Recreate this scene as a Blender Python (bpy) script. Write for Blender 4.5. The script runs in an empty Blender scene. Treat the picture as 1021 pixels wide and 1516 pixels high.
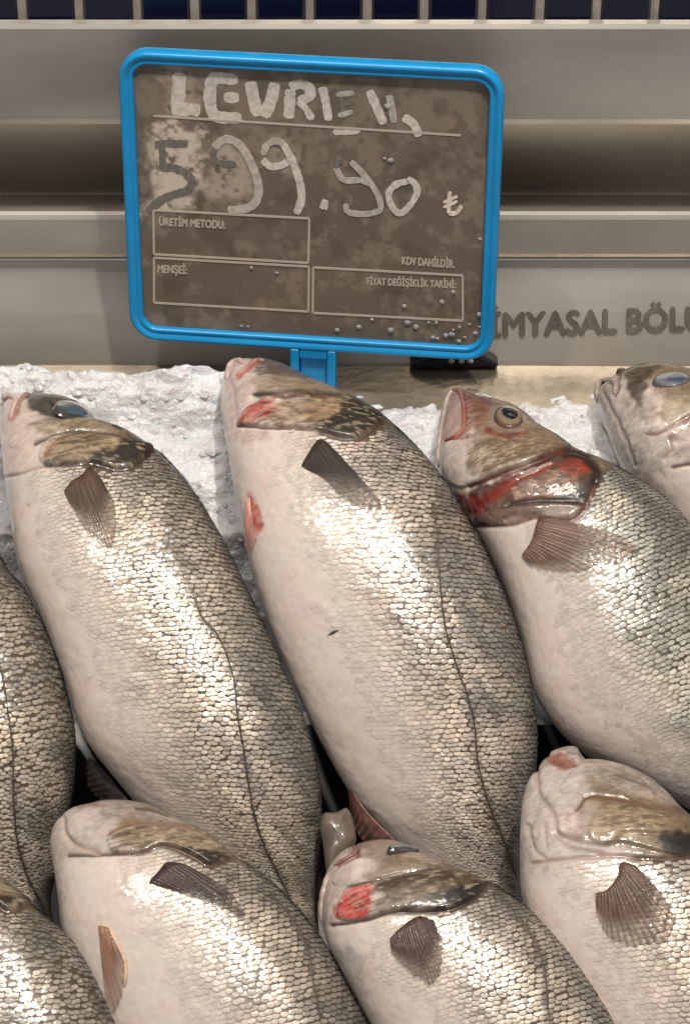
import bpy, math, random
import numpy as np
random.seed(4); RNG = np.random.default_rng(7)
rad = math.radians
scene = bpy.context.scene
COL = scene.collection

# ------------------------------------------------------------------ camera
PW, PH, FPX = 1021.0, 1516.0, 3500.0          # photograph pixels and focal length in them
PITCH, SLOPE, DIST = rad(34), rad(30), 1.10   # camera looks down 34 deg, fish bed slopes 30 deg
FW = np.array([0, math.cos(PITCH), -math.sin(PITCH)])
UP = np.array([0, math.sin(PITCH), math.cos(PITCH)])
RT = np.array([1.0, 0, 0])
CAM = -DIST * FW
BS = np.array([0, math.cos(SLOPE), math.sin(SLOPE)])    # up the bed
BN = np.array([0, -math.sin(SLOPE), math.cos(SLOPE)])   # out of the bed
cd = bpy.data.cameras.new('camera'); cam = bpy.data.objects.new('camera', cd); COL.objects.link(cam)
cam.location = CAM; cam.rotation_euler = (math.pi / 2 - PITCH, 0, 0)
cd.sensor_fit = 'VERTICAL'; cd.sensor_height = 36; cd.lens = 36 * FPX / PH
cd.clip_start = 0.05; cd.clip_end = 50
scene.camera = cam

# ------------------------------------------------------------------ world and lamps
w = bpy.data.worlds.new('World'); scene.world = w; w.use_nodes = True
w.node_tree.nodes['Background'].inputs[0].default_value = (1.0, 0.97, 0.94, 1)
w.node_tree.nodes['Background'].inputs[1].default_value = 0.29
def area(name, loc, target, size, power, color, sy=None):
    ld = bpy.data.lights.new(name, 'AREA'); ld.energy = power; ld.color = color
    ld.shape = 'RECTANGLE'; ld.size = size; ld.size_y = sy or size
    o = bpy.data.objects.new(name, ld); COL.objects.link(o); o.location = loc
    d = np.array(target) - np.array(loc)
    from mathutils import Vector
    o.rotation_euler = Vector(d).to_track_quat('-Z', 'Y').to_euler(); return o
WARM = (1.0, 0.925, 0.83)
area('ceiling_lamp', (0.32, -0.62, 1.75), (0, 0, 0), 0.05, 21, WARM)
area('ceiling_lamp', (-0.42, -0.42, 1.75), (0, 0, 0), 0.05, 10, WARM)
area('ceiling_lamp', (0.10, -0.20, 1.8), (0, 0, 0), 0.5, 9, WARM, 0.10)
scene.view_settings.view_transform = 'Standard'; scene.view_settings.look = 'None'
scene.view_settings.exposure = 0.0; scene.view_settings.gamma = 1.0
scene.cycles.use_denoising = True
scene.cycles.max_bounces = 6

# ------------------------------------------------------------------ pixel / space helpers
def rays(px, py):
    px = np.asarray(px, float); py = np.asarray(py, float)
    return FW + RT * ((px - PW / 2) / FPX)[..., None] - UP * ((py - PH / 2) / FPX)[..., None]
def on_plane(px, py, p0, n):
    d = rays(px, py); t = ((np.asarray(p0) - CAM) @ n) / (d @ n)
    return CAM + d * t[..., None]
def on_bed(px, py, h):                              # h metres above the bed plane (arrays allowed)
    d = rays(px, py); t = (np.asarray(h) - CAM @ BN) / (d @ BN)
    return CAM + d * t[..., None]
def project(P):
    r = P - CAM; z = r @ FW
    return PW / 2 + FPX * (r @ RT) / z, PH / 2 - FPX * (r @ UP) / z
def zoomed(ox, oy, s):
    return lambda pts: [(ox + x / s, oy + y / s) for x, y in pts]
def lin(c):
    c = np.asarray(c, float) / 255.0
    return np.where(c <= 0.04045, c / 12.92, ((c + 0.055) / 1.055) ** 2.4)
def sstep(a, b, x):
    t = np.clip((x - a) / (b - a), 0, 1); return t * t * (3 - 2 * t)
def vnoise(x, y, seed=0):                           # smooth value noise in 0..1
    xi = np.floor(x).astype(np.int64); yi = np.floor(y).astype(np.int64)
    fx = x - xi; fy = y - yi; fx = fx * fx * (3 - 2 * fx); fy = fy * fy * (3 - 2 * fy)
    def hsh(a, b):
        n = (a * 374761393 + b * 668265263 + seed * 974634541) & 0x7fffffff
        n = ((n ^ (n >> 13)) * 1274126177) & 0x7fffffff
        return ((n ^ (n >> 16)) & 0xffff) / 65535.0
    return (hsh(xi, yi) * (1 - fx) + hsh(xi + 1, yi) * fx) * (1 - fy) + (hsh(xi, yi + 1) * (1 - fx) + hsh(xi + 1, yi + 1) * fx) * fy
def fbm(x, y, seed=0, o=4):
    s = 0; a = 0.5; tot = 0
    for k in range(o):
        s = s + a * vnoise(x * 2 ** k, y * 2 ** k, seed + 17 * k); tot += a; a *= 0.55
    return s / tot
def catmull(P, t):
    P = np.asarray(P, float); n = len(P); i = np.clip(np.floor(t).astype(int), 0, n - 2); f = (t - i)[:, None]
    g = lambda k: P[np.clip(k, 0, n - 1)]
    p0, p1, p2, p3 = g(i - 1), g(i), g(i + 1), g(i + 2)
    return 0.5 * ((2 * p1) + (-p0 + p2) * f + (2 * p0 - 5 * p1 + 4 * p2 - p3) * f * f + (-p0 + 3 * p1 - 3 * p2 + p3) * f ** 3)
def smooth_line(pts, k=6, closed=False):
    pts = np.asarray(pts, float)
    if len(pts) < 3: return pts
    if closed:
        ext = np.vstack([pts[-1:], pts, pts[:2]]); t = np.linspace(1, len(pts) + 1, len(pts) * k, endpoint=False)
        return catmull(ext, t)
    return catmull(pts, np.linspace(0, len(pts) - 1, (len(pts) - 1) * k + 1))
def line_dist(X, Y, pts):
    d = np.full(X.shape, 1e9)
    for (x0, y0), (x1, y1) in zip(pts[:-1], pts[1:]):
        dx, dy = x1 - x0, y1 - y0; L = dx * dx + dy * dy + 1e-12
        t = np.clip(((X - x0) * dx + (Y - y0) * dy) / L, 0, 1)
        d = np.minimum(d, (X - x0 - t * dx) ** 2 + (Y - y0 - t * dy) ** 2)
    return np.sqrt(d)
def poly_sd(X, Y, pts):                             # negative inside
    pts = np.asarray(pts); d = line_dist(X, Y, np.vstack([pts, pts[:1]])); ins = np.zeros(X.shape, bool)
    for (x0, y0), (x1, y1) in zip(pts, np.roll(pts, -1, 0)):
        c = ((y0 > Y) != (y1 > Y)) & (X < (x1 - x0) * (Y - y0) / (y1 - y0 + 1e-12) + x0); ins ^= c
    return np.where(ins, -d, d)

# ------------------------------------------------------------------ mesh helpers
def mesh_obj(name, V, F, mat, parent=None, col=None, smooth=True, origin=None, tris=None):
    V = np.asarray(V, float).reshape(-1, 3)
    if origin is not None: V = V - origin
    me = bpy.data.meshes.new(name)
    if isinstance(F, np.ndarray):
        n, k = F.shape
        me.vertices.add(len(V)); me.vertices.foreach_set('co', V.astype(np.float32).ravel())
        me.loops.add(n * k); me.loops.foreach_set('vertex_index', F.astype(np.int32).ravel())
        me.polygons.add(n); me.polygons.foreach_set('loop_start', np.arange(0, n * k, k, dtype=np.int32))
        me.update(calc_edges=True); me.validate()
    else:
        me.from_pydata([tuple(v) for v in V], [], [tuple(f) for f in F])
    me.polygons.foreach_set('use_smooth', np.full(len(me.polygons), smooth))
    if col is not None:
        a = me.color_attributes.new('Col', 'FLOAT_COLOR', 'POINT')
        c = np.ones((len(V), 4), np.float32); c[:, :np.shape(col)[1]] = col; a.data.foreach_set('color', c.ravel())
    me.materials.append(mat); me.update()
    o = bpy.data.objects.new(name, me); COL.objects.link(o)
    if parent is not None: o.parent = parent
    return o
def grid_faces(r, c, close_c=False):
    i, j = np.meshgrid(np.arange(r - 1), np.arange(c if close_c else c - 1), indexing='ij')
    j2 = (j + 1) % c
    return np.stack([i * c + j, i * c + j2, (i + 1) * c + j2, (i + 1) * c + j], -1).reshape(-1, 4)
def empty(name, loc, label, cat, group=None):
    o = bpy.data.objects.new(name, None); COL.objects.link(o); o.location = loc; o.empty_display_size = 0.02
    o['label'] = label; o['category'] = cat
    if group: o['group'] = group
    return o
class Boxes:
    def __init__(s): s.v = []; s.f = []
    def prism(s, pts, vec):                         # polygon of 3-D points extruded by vec
        n = len(pts); b = len(s.v); s.v += [tuple(p) for p in pts] + [tuple(np.asarray(p) + vec) for p in pts]
        s.f += [tuple(range(b, b + n))[::-1], tuple(range(b + n, b + 2 * n))]
        s.f += [(b + i, b + (i + 1) % n, b + n + (i + 1) % n, b + n + i) for i in range(n)]

# ------------------------------------------------------------------ materials
def material(name, color=None, rough=0.5, metal=0.0, vcol=False, coat=0.0, coat_rough=0.08, noise=None, bump=None,
             trans=0.0, sss=0.0, spec=0.5, alpha=1.0, valpha=False):
    m = bpy.data.materials.new(name); m.use_nodes = True; nt = m.node_tree; b = nt.nodes['Principled BSDF']
    b.inputs['Roughness'].default_value = rough; b.inputs['Metallic'].default_value = metal
    b.inputs['Coat Weight'].default_value = coat; b.inputs['Coat Roughness'].default_value = coat_rough
    b.inputs['Transmission Weight'].default_value = trans; b.inputs['Specular IOR Level'].default_value = spec
    b.inputs['Alpha'].default_value = alpha
    if sss:
        b.inputs['Subsurface Weight'].default_value = sss; b.inputs['Subsurface Radius'].default_value = (0.006, 0.003, 0.002)
        b.inputs['Subsurface Scale'].default_value = 1.0
    tc = nt.nodes.new('ShaderNodeTexCoord')
    if vcol:
        a = nt.nodes.new('ShaderNodeAttribute'); a.attribute_name = 'Col'; src = a.outputs['Color']
        if valpha: nt.links.new(a.outputs['Alpha'], b.inputs['Alpha'])
    else:
        a = nt.nodes.new('ShaderNodeRGB'); a.outputs[0].default_value = tuple(lin(color)) + (1,); src = a.outputs[0]
    if noise:                                       # (scale, low, high[, stretch])
        mp = nt.nodes.new('ShaderNodeMapping'); nt.links.new(tc.outputs['Object'], mp.inputs['Vector'])
        if len(noise) > 3: mp.inputs['Scale'].default_value = noise[3]
        n = nt.nodes.new('ShaderNodeTexNoise'); n.inputs['Scale'].default_value = noise[0]; n.inputs['Detail'].default_value = 5
        nt.links.new(mp.outputs[0], n.inputs['Vector'])
        r = nt.nodes.new('ShaderNodeMapRange'); r.inputs['From Min'].default_value = 0.3; r.inputs['From Max'].default_value = 0.7
        r.inputs['To Min'].default_value = noise[1]; r.inputs['To Max'].default_value = noise[2]
        nt.links.new(n.outputs['Fac'], r.inputs['Value'])
        mx = nt.nodes.new('ShaderNodeVectorMath'); mx.operation = 'SCALE'
        nt.links.new(src, mx.inputs[0]); nt.links.new(r.outputs[0], mx.inputs['Scale']); src = mx.outputs[0]
    nt.links.new(src, b.inputs['Base Color'])
    if bump:                                        # (scale, strength, distance[, stretch])
        mp = nt.nodes.new('ShaderNodeMapping'); nt.links.new(tc.outputs['Object'], mp.inputs['Vector'])
        if len(bump) > 3: mp.inputs['Scale'].default_value = bump[3]
        n = nt.nodes.new('ShaderNodeTexNoise'); n.inputs['Scale'].default_value = bump[0]; n.inputs['Detail'].default_value = 4
        nt.links.new(mp.outputs[0], n.inputs['Vector'])
        bp = nt.nodes.new('ShaderNodeBump'); bp.inputs['Strength'].default_value = bump[1]; bp.inputs['Distance'].default_value = bump[2]
        nt.links.new(n.outputs['Fac'], bp.inputs['Height']); nt.links.new(bp.outputs[0], b.inputs['Normal'])
        nt.links.new(bp.outputs[0], b.inputs['Coat Normal'])
    return m
M_SKIN = material('fish_skin', vcol=True, rough=0.40, coat=0.5, coat_rough=0.06, spec=0.38, noise=(420, 0.94, 1.05), bump=(260, 0.16, 0.0010))
M_SCALE = material('fish_scales', vcol=True, rough=0.28, metal=0.06, coat=1.0, coat_rough=0.035, noise=(260, 0.84, 1.12), bump=(300, 0.25, 0.0010))
M_FIN = material('fish_fin', vcol=True, rough=0.45, coat=0.15, spec=0.3, bump=(600, 0.3, 0.0006), valpha=True)
M_EYE = material('fish_eye', vcol=True, rough=0.12, coat=1.0, coat_rough=0.03)
M_PUPIL = material('fish_pupil', color=(14, 15, 18), rough=0.05, coat=1.0, coat_rough=0.02)
M_ICE = material('ice', color=(226, 226, 229), rough=0.25, noise=(60, 0.82, 1.06), bump=(420, 0.7, 0.003), sss=0.5, coat=0.8, coat_rough=0.05)
M_CHUNK = material('ice_chunks', color=(228, 228, 230), rough=0.08, trans=0.35, bump=(300, 0.2, 0.002))
M_STEEL = material('brushed_steel', color=(220, 213, 203), rough=0.44, metal=0.85, noise=(9, 0.52, 1.12, (0.5, 1, 1.6)), bump=(160, 0.03, 0.001, (0.04, 1, 1)))
M_WETSTEEL = material('wet_steel', color=(158, 149, 136), rough=0.28, metal=0.7, noise=(45, 0.6, 1.05, (0.5, 1, 1)), bump=(80, 0.35, 0.003))
M_TEXT = material('grey_print', color=(92, 85, 77), rough=0.6, noise=(200, 0.8, 1.3))
M_TILE = material('navy_tile', color=(13, 17, 42), rough=0.2, coat=0.1, noise=(30, 0.8, 1.2))
M_GROUT = material('grout', color=(160, 150, 142), rough=0.9, noise=(200, 0.8, 1.1))
M_BLUE = material('blue_plastic', color=(18, 142, 204), rough=0.28, spec=0.5, bump=(250, 0.05, 0.001), noise=(60, 0.92, 1.06))
M_PANEL = material('sign_panel', vcol=True, rough=0.35, bump=(120, 0.15, 0.0006))
M_PRINT = material('white_print', color=(180, 168, 156), rough=0.6)
M_CHALK = material('chalk_marker', vcol=True, rough=0.75, noise=(420, 0.8, 1.15))
M_DROP = material('water', color=(235, 235, 235), rough=0.02, trans=0.7)
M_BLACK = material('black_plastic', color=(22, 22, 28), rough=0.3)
M_LINE = material('lateral_line', color=(66, 54, 42), rough=0.5, noise=(300, 0.6, 1.5))
M_FLECK = material('brown_fleck', color=(78, 62, 42), rough=0.6)

# ------------------------------------------------------------------ setting: steel counter back, wall, ice
lip0 = on_bed(np.array(750.0), np.array(588.0), -0.022)
Z_LIP = lip0[2]; YF = lip0[1] - 0.03
def at_z(py, z): return on_plane(np.array(510.0), np.array(float(py)), (0, 0, z), np.array([0, 0, 1.0]))
def at_y(py, y, px=510.0): return on_plane(np.array(float(px)), np.array(float(py)), (0, y, 0), np.array([0, 1.0, 0]))
Y1 = at_z(540, Z_LIP)[1]
LEAN = 0.020                                        # the lower panel leans back
pn = np.array([0, -1.0, 0]); _t = at_y(386, Y1 + LEAN)
Z1 = _t[2]; Y1T = Y1 + LEAN
YO = Y1T - 0.006
ZO0 = at_y(384, YO)[2]; ZO1 = at_y(317, YO)[2]
YB = at_z(288, ZO1)[1]                               # back of the shadowed recess
YB += 0.060; ZB = at_y(288, YB)[2]                  # recess deepened so it falls dark; the tread slopes down to it
YU = YO + 0.002                                      # upper panel hangs over the recess
ZU0 = at_y(188, YU)[2]; Y2 = YU; Z2T = at_y(34, Y2)[2]
XR = 0.75
counter = empty('steel_counter', (0, Y1, Z_LIP - 0.05), 'stepped brushed steel counter back behind the ice and fish', 'counter')
def sheet(name, prof, mat, thick=0.004, seg=60, wob=0.0):
    # profile of (y, z) swept along x, with a small real thickness
    p = np.array(prof); xs = np.linspace(-XR, XR, seg); r = len(p)
    d = np.gradient(p, axis=0); nrm = np.stack([d[:, 1], -d[:, 0]], 1); nrm /= np.linalg.norm(nrm, axis=1)[:, None]
    rows = np.vstack([p, (p + nrm * thick)[::-1]])
    V = np.array([[(x, y + wob * math.sin(x * 23 + k), z + wob * math.sin(x * 31 + 2 * k)) for k, (y, z) in enumerate(rows)] for x in xs])
    V = V - np.array(counter.location)
    F = grid_faces(seg, 2 * r, True)
    return mesh_obj(name, V, F, mat, counter, smooth=False)
sheet('tray_lip', [(YF, Z_LIP - 0.03), (YF, Z_LIP - 0.002), (YF + 0.002, Z_LIP), (Y1 - 0.001, Z_LIP)], M_WETSTEEL, 0.004, wob=0.0004)
sheet('lower_panel', [(Y1, Z_LIP - 0.004), (Y1 * 0.5 + Y1T * 0.5, Z1 * 0.5 + Z_LIP * 0.5), (Y1T, Z1)], M_STEEL, 0.004)
rr = 0.003
sheet('step', [(Y1T + 0.001, Z1 + 0.0005), (YO + rr, ZO0), (YO + rr * 0.3, ZO0 + rr * 0.3), (YO, ZO0 + rr), (YO, ZO1 - rr), (YO + rr * 0.3, ZO1 - rr * 0.3), (YO + rr, ZO1), (YB - 0.001, ZB + 0.0005)], M_STEEL, 0.003)
sheet('recess', [(YB, ZB - 0.002), (YB, ZO1 + 0.02), (YB, ZU0 + 0.012)], M_STEEL, 0.003)
sheet('recess_ceiling', [(YB - 0.0005, ZU0 + 0.004), (YU + 0.006, ZU0 + 0.003)], M_STEEL, 0.003)
sheet('upper_panel', [(YU + 0.0045, ZU0 + 0.0005), (YU + 0.003, ZU0), (YU + 0.001, ZU0 + 0.001), (YU, ZU0 + 0.004), (YU, Z2T - 0.003), (YU + 0.001, Z2T - 0.001), (YU + 0.004, Z2T)], M_STEEL, 0.003)

def text_mesh(s):
    cu = bpy.data.curves.new('lettering', 'FONT'); cu.body = s; cu.size = 1.0; cu.resolution_u = 3
    o = bpy.data.objects.new('lettering', cu); COL.objects.link(o); bpy.context.view_layer.update()
    me = o.evaluated_get(bpy.context.evaluated_depsgraph_get()).to_mesh()
    V = np.array([v.co[:] for v in me.vertices]); F = [tuple(p.vertices) for p in me.polygons]
    bpy.data.objects.remove(o); bpy.data.curves.remove(cu)
    return V, F
def place_text(name, s, ll, lr, ul, mat, parent, nrm, bold=0.0):
    # lower-left, lower-right and upper-left corner (3-D) of the line of capitals
    V, F = text_mesh(s); x0, x1 = V[:, 0].min(), V[:, 0].max(); cap = 0.73
    u = (V[:, 0] - x0) / (x1 - x0); v = V[:, 1] / cap
    P = ll + u[:, None] * (lr - ll) + v[:, None] * (ul - ll)
    org = np.array(parent.location)
    if not bold: return mesh_obj(name, P - org, F, mat, parent, smooth=False)
    VV, FF = [], []
    e1 = (lr - ll) / np.linalg.norm(lr - ll); e2 = (ul - ll) / np.linalg.norm(ul - ll)
    for k, (a, b) in enumerate([(0, 0), (1, 0), (-1, 0), (0, 1), (0, -1)]):
        FF += [tuple(i + len(VV) * 1 for i in f) for f in F]
        VV += list(P + bold * (a * e1 + b * e2) + nrm * 0.00004 * k - org)
    return mesh_obj(name, np.array(VV), FF, mat, parent, smooth=False)
LPN = np.cross(np.array([1.0, 0, 0]), np.array([0, Y1T - Y1, Z1 - Z_LIP])); LPN /= np.linalg.norm(LPN)
def on_panel(px, py): return on_plane(np.array(float(px)), np.array(float(py)), np.array([0, Y1, Z_LIP]) + LPN * 0.0003, LPN)
place_text('lettering', 'KİMYASAL BÖLÜM', on_panel(695, 500), on_panel(1077, 487), on_panel(695, 464), M_TEXT, counter, LPN, bold=0.0007)

# wall of navy tiles
YW = Y2 + 0.008; Z0 = Z2T
wall = mesh_obj('wall', [(-XR, YW, Z0 - 0.015), (XR, YW, Z0 - 0.015), (XR, YW, Z0 + 0.35), (-XR, YW, Z0 + 0.35),
                         (-XR, YW + 0.05, Z0 - 0.015), (XR, YW + 0.05, Z0 - 0.015), (XR, YW + 0.05, Z0 + 0.35), (-XR, YW + 0.05, Z0 + 0.35)],
                [(0, 1, 2, 3), (5, 4, 7, 6), (1, 5, 6, 2), (4, 0, 3, 7), (3, 2, 6, 7), (4, 5, 1, 0)], M_GROUT, smooth=False)
wall['kind'] = 'structure'
gx = at_y(15, YW, 628.0)[0]; pitch = (at_y(15, YW, 713.0)[0] - gx); gw = pitch * 0.13
def tile_mesh():
    a = pitch - gw; b = 0.0015; d = 0.003
    V = [(0, 0, 0), (a, 0, 0), (a, 0, a), (0, 0, a), (b, -d, b), (a - b, -d, b), (a - b, -d, a - b), (b, -d, a - b)]
    F = [(4, 5, 6, 7), (0, 1, 5, 4), (1, 2, 6, 5), (2, 3, 7, 6), (3, 0, 4, 7)]
    me = bpy.data.meshes.new('tile'); me.from_pydata(V, [], F); me.materials.append(M_TILE); return me
TM = tile_mesh()
for i in range(-10, 8):
    for j in range(3):
        o = bpy.data.objects.new('tile', TM); COL.objects.link(o); o.parent = wall
        o.location = (gx + gw / 2 + i * pitch, YW + 0.0004 * ((i * 7 + j * 3) % 3), Z0 - 0.005 + j * pitch)

# crushed ice bed
def s_of(py, h=0.0):
    return on_bed(np.array(510.0), np.array(float(py)), h) @ BS
yk = [540, 575, 610, 680, 800, 880, 950, 1150, 1300, 1420, 1600, 2100]
hk = [-30, -18, -6, 6, 6, -25, -90, -130, -130, -130, -130, -130]
sk = np.array([s_of(y) for y in yk])[::-1]; hkk = np.array(hk)[::-1] / 1000.0
def ice_h(x, s):
    h = np.interp(s, sk, hkk)
    lump = (fbm(x * 45, s * 45, 3) - 0.5) * 0.018 + (fbm(x * 130, s * 130, 9, 3) - 0.5) * (0.007 + 0.010 * sstep(s_of(590), s_of(562), s)) + (vnoise(x * 420, s * 420, 5) - 0.5) * 0.0016
    left = sstep(-0.005, -0.05, x) * sstep(s_of(640), s_of(566), s) * 0.027     # piled higher behind the two left fish
    return h + lump + left
xs = np.linspace(-0.42, 0.42, 330); ss = np.linspace(s_of(1060), s_of(548), 330)
XX, SS = np.meshgrid(xs, ss, indexing='ij'); HH = ice_h(XX, SS)
V = XX[..., None] * RT + SS[..., None] * BS + HH[..., None] * BN
ice = mesh_obj('crushed_ice', V, grid_faces(330, 330), M_ICE)
ice['kind'] = 'stuff'; ice['label'] = 'packed crushed ice bed under the fish'; ice['category'] = 'ice'
def bedp(x, s_, h): return x * RT + s_ * BS + h * BN
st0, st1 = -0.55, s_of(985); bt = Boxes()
bt.prism([bedp(-0.45, st0, -0.075), bedp(0.45, st0, -0.075), bedp(0.45, st1, -0.075), bedp(-0.45, st1, -0.075)], -BN * 0.006)  # added dark sheet where the ice stops; stands in for shade between fish
gap_sheet = mesh_obj('gap_shade_sheet', bt.v, bt.f, M_BLACK, smooth=False); gap_sheet['kind'] = 'structure'
# loose ice pieces, mostly along the crest
cv, cf = [], []
ico = [(0, 0, 1), (0.89, 0, 0.45), (0.28, 0.85, 0.45), (-0.72, 0.53, 0.45), (-0.72, -0.53, 0.45), (0.28, -0.85, 0.45),
       (0.72, 0.53, -0.45), (-0.28, 0.85, -0.45), (-0.89, 0, -0.45), (-0.28, -0.85, -0.45), (0.72, -0.53, -0.45), (0, 0, -1)]
icf = [(0, 1, 2), (0, 2, 3), (0, 3, 4), (0, 4, 5), (0, 5, 1), (1, 6, 2), (2, 7, 3), (3, 8, 4), (4, 9, 5), (5, 10, 1),
       (6, 7, 2), (7, 8, 3), (8, 9, 4), (9, 10, 5), (10, 6, 1), (11, 7, 6), (11, 8, 7), (11, 9, 8), (11, 10, 9), (11, 6, 10)]
for k in range(40, 300):
    if k < 26: x = RNG.uniform(-0.115, -0.055); s = s_of(RNG.uniform(536, 566))
    elif k < 40: x = RNG.uniform(-0.02, 0.07); s = s_of(RNG.uniform(560, 600))
    else: x = RNG.uniform(-0.2, 0.2); s = s_of(RNG.uniform(552, 820))
    r = RNG.uniform(0.0012, 0.0042) * (2.0 if k < 40 else 0.62)
    h = ice_h(np.array(x), np.array(s)) + r * 0.1
    A = RNG.normal(size=(3, 3)); Q, _ = np.linalg.qr(A); b = len(cv)
    pts = (np.array(ico) * RNG.uniform(0.6, 1.15, (12, 1))) * r * np.array([1.5, 1.1, 0.55])
    cv += list(pts[:, 0:1] * RT + pts[:, 1:2] * BS + pts[:, 2:3] * BN + x * RT + s * BS + (h - 0.15 * r) * BN); cf += [tuple(i + b for i in f) for f in icf]
ch = mesh_obj('ice_pieces', cv, np.array(cf), M_CHUNK, smooth=False); ch['kind'] = 'stuff'
ch['label'] = 'loose wet ice pieces on top of the packed ice'; ch['category'] = 'ice'

# ------------------------------------------------------------------ fish
SUP = 2.3
class Fish:
    def __init__(f, label, stations, hh, tt, vb=0.36, notch=None, tint=(1, 1, 1), fine=True, group='sea bass laid in rows on the ice', seed=1, scale_n=34):
        f.seed = seed
        st = np.array(stations, float); n = len(st)
        hh = np.interp(np.linspace(0, 1, n), np.linspace(0, 1, len(hh)), hh) if len(hh) != n else np.array(hh, float)
        tt = np.interp(np.linspace(0, 1, n), np.linspace(0, 1, len(tt)), tt) if len(tt) != n else np.array(tt, float)
        tdense = np.linspace(0, n - 1, 2000); sd = catmull(st, tdense); mid = (sd[:, :2] + sd[:, 2:]) / 2
        seg = np.r_[0, np.cumsum(np.linalg.norm(np.diff(mid, axis=0), axis=1))]
        step = np.where(tdense < 4.6, 1.5, 3.2) * (1 if fine else 1.8)
        step = np.where(mid[:, 1] > 1580, 9.0, step)
        cnt = np.r_[0, np.cumsum(np.diff(seg) / step[1:])]
        R = int(cnt[-1]) + 1
        t = np.interp(np.linspace(0, cnt[-1], R), cnt, tdense)
        S = catmull(st, t); h = catmull(hh[:, None], t)[:, 0] / 1000; T = catmull(tt[:, None], t)[:, 0] / 1000
        T = T * np.sqrt(np.clip((t + 0.01) / 0.55, 0, 1)) ** 0.9
        NF, NB = (170 if fine else 100), 30
        th = np.r_[np.linspace(0, math.pi, NF), np.linspace(math.pi, 2 * math.pi, NB + 2)[1:-1]]
        c, s_ = np.cos(th), np.sin(th)
        lat = (1 - np.sign(c) * np.abs(c) ** (2 / SUP)) / 2
        up = np.sign(s_) * np.abs(s_) ** (2 / SUP)
        k = np.exp(-np.arange(-12, 13) ** 2 / 40.0); k /= k.sum(); sm = lambda a: np.convolve(np.pad(a, 12, mode='edge'), k, 'valid')
        def surface(S):
            PX = S[:, 0:1] + (S[:, 2:3] - S[:, 0:1]) * lat; PY = S[:, 1:2] + (S[:, 3:4] - S[:, 1:2]) * lat
            if notch:                               # mouth opening in the front edge: (v, width, dx, dy, reach)
                for v0, wv, dx, dy, tr in notch:
                    q = np.exp(-((lat[None] - v0) / wv) ** 2) * np.exp(-(t[:, None] / tr) ** 2); PX = PX + dx * q; PY = PY + dy * q
            P = on_bed(PX, PY, np.repeat(h[:, None], len(th), 1))
            dt = np.gradient(P[:, NF // 2], axis=0); dv = P[:, NF - 1] - P[:, 0]
            nr = np.cross(dt, dv); nr /= np.linalg.norm(nr, axis=1)[:, None]; nr *= np.sign(nr @ BN)[:, None]
            nr = np.stack([sm(nr[:, i]) for i in range(3)], 1)
            return P + nr[:, None, :] * (T[:, None] * up[None])[..., None]
        S0 = S.copy()
        for it in range(4):                         # keep the swollen body's outline on the traced one
            P = surface(S); qx, qy = project(P[:, :NF:4]); qx = qx.ravel(); qy = qy.ravel()
            for a, sgn in ((0, 1), (2, -1)):
                o_ = S0[:, a:a + 2]; tg = np.gradient(o_, axis=0); tg = np.stack([sm(tg[:, 0]), sm(tg[:, 1])], 1); tg /= np.linalg.norm(tg, axis=1)[:, None] + 1e-9
                nm = np.stack([-tg[:, 1], tg[:, 0]], 1) * sgn
                over = np.zeros(R)
                for i in range(R):
                    if o_[i, 1] > 1600: continue
                    dx = qx - o_[i, 0]; dy = qy - o_[i, 1]; al = np.abs(dx * tg[i, 0] + dy * tg[i, 1]); d_ = dx * nm[i, 0] + dy * nm[i, 1]
                    d_ = d_[(al < 5) & (np.abs(d_) < 60)]
                    if len(d_): over[i] = d_.max()
                S[:, a:a + 2] -= nm * np.clip(sm(over), -20, 30)[:, None] * 0.8
        P = surface(S)
        f.R, f.NF, f.NT, f.t, f.st, f.S = R, NF, len(th), t, st, S
        f.front = P[:, :NF].copy(); f.back = P[:, NF:]
        f.arcv = None
        # arc fraction across the flank, 0 belly .. 1 back, and lengths in mm
        dl = np.linalg.norm(np.diff(f.front, axis=1), axis=2); cs = np.concatenate([np.zeros((R, 1)), np.cumsum(dl, 1)], 1)
        f.alen = cs[:, -1]; f.v = cs / np.maximum(cs[:, -1:], 1e-6); f.vmm = cs * 1000
        ml = np.linalg.norm(np.diff(f.front[:, NF // 2], axis=0), axis=1); f.umm = np.r_[0, np.cumsum(ml)] * 1000
        f.U = np.repeat(f.umm[:, None], NF, 1)
        f.normals()
        f.X, f.Y = project(f.front)
        f.disp = np.zeros((R, NF)); f.tint = np.array(tint)
        n1 = fbm(f.U / 14, f.vmm / 14, seed * 31); n2 = fbm(f.U / 4, f.vmm / 4, seed * 31 + 5)
        f.n1, f.n2 = n1, n2; f.vb = vb - 0.06; f.n3 = fbm(f.U / 22, f.vmm / 7, seed * 13 + 3, 3)
        belly = lin((207, 193, 184)) * (0.95 + 0.1 * n2[..., None]) * np.array([1, 1, 1]); under = lin((84, 70, 57)) * f.tint; backc = lin((44, 42, 40)) * f.tint
        pinkness = sstep(0.5, 0.75, n1)[..., None]; belly = belly * (1 - pinkness * np.array([0.01, 0.07, 0.07]))
        k1 = sstep(vb + 0.0, vb + 0.30, f.v + (n1 - 0.5) * 0.2)[..., None]; k2 = sstep(0.84, 0.97, f.v + (n1 - 0.5) * 0.1)[..., None]
        c = belly * (1 - k1) + under * k1; f.col = c * (1 - k2) + backc * k2
        f.disp += (n1 - 0.5) * 0.0006 + (n2 - 0.5) * 0.0003
        f.headmask = None; f.lateral = None; f.fins = []
        f.org = f.front.reshape(-1, 3).mean(0); f.org = f.org - BN * 0.02
        f.root = empty('sea_bass', f.org, label, 'fish', group)
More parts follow.
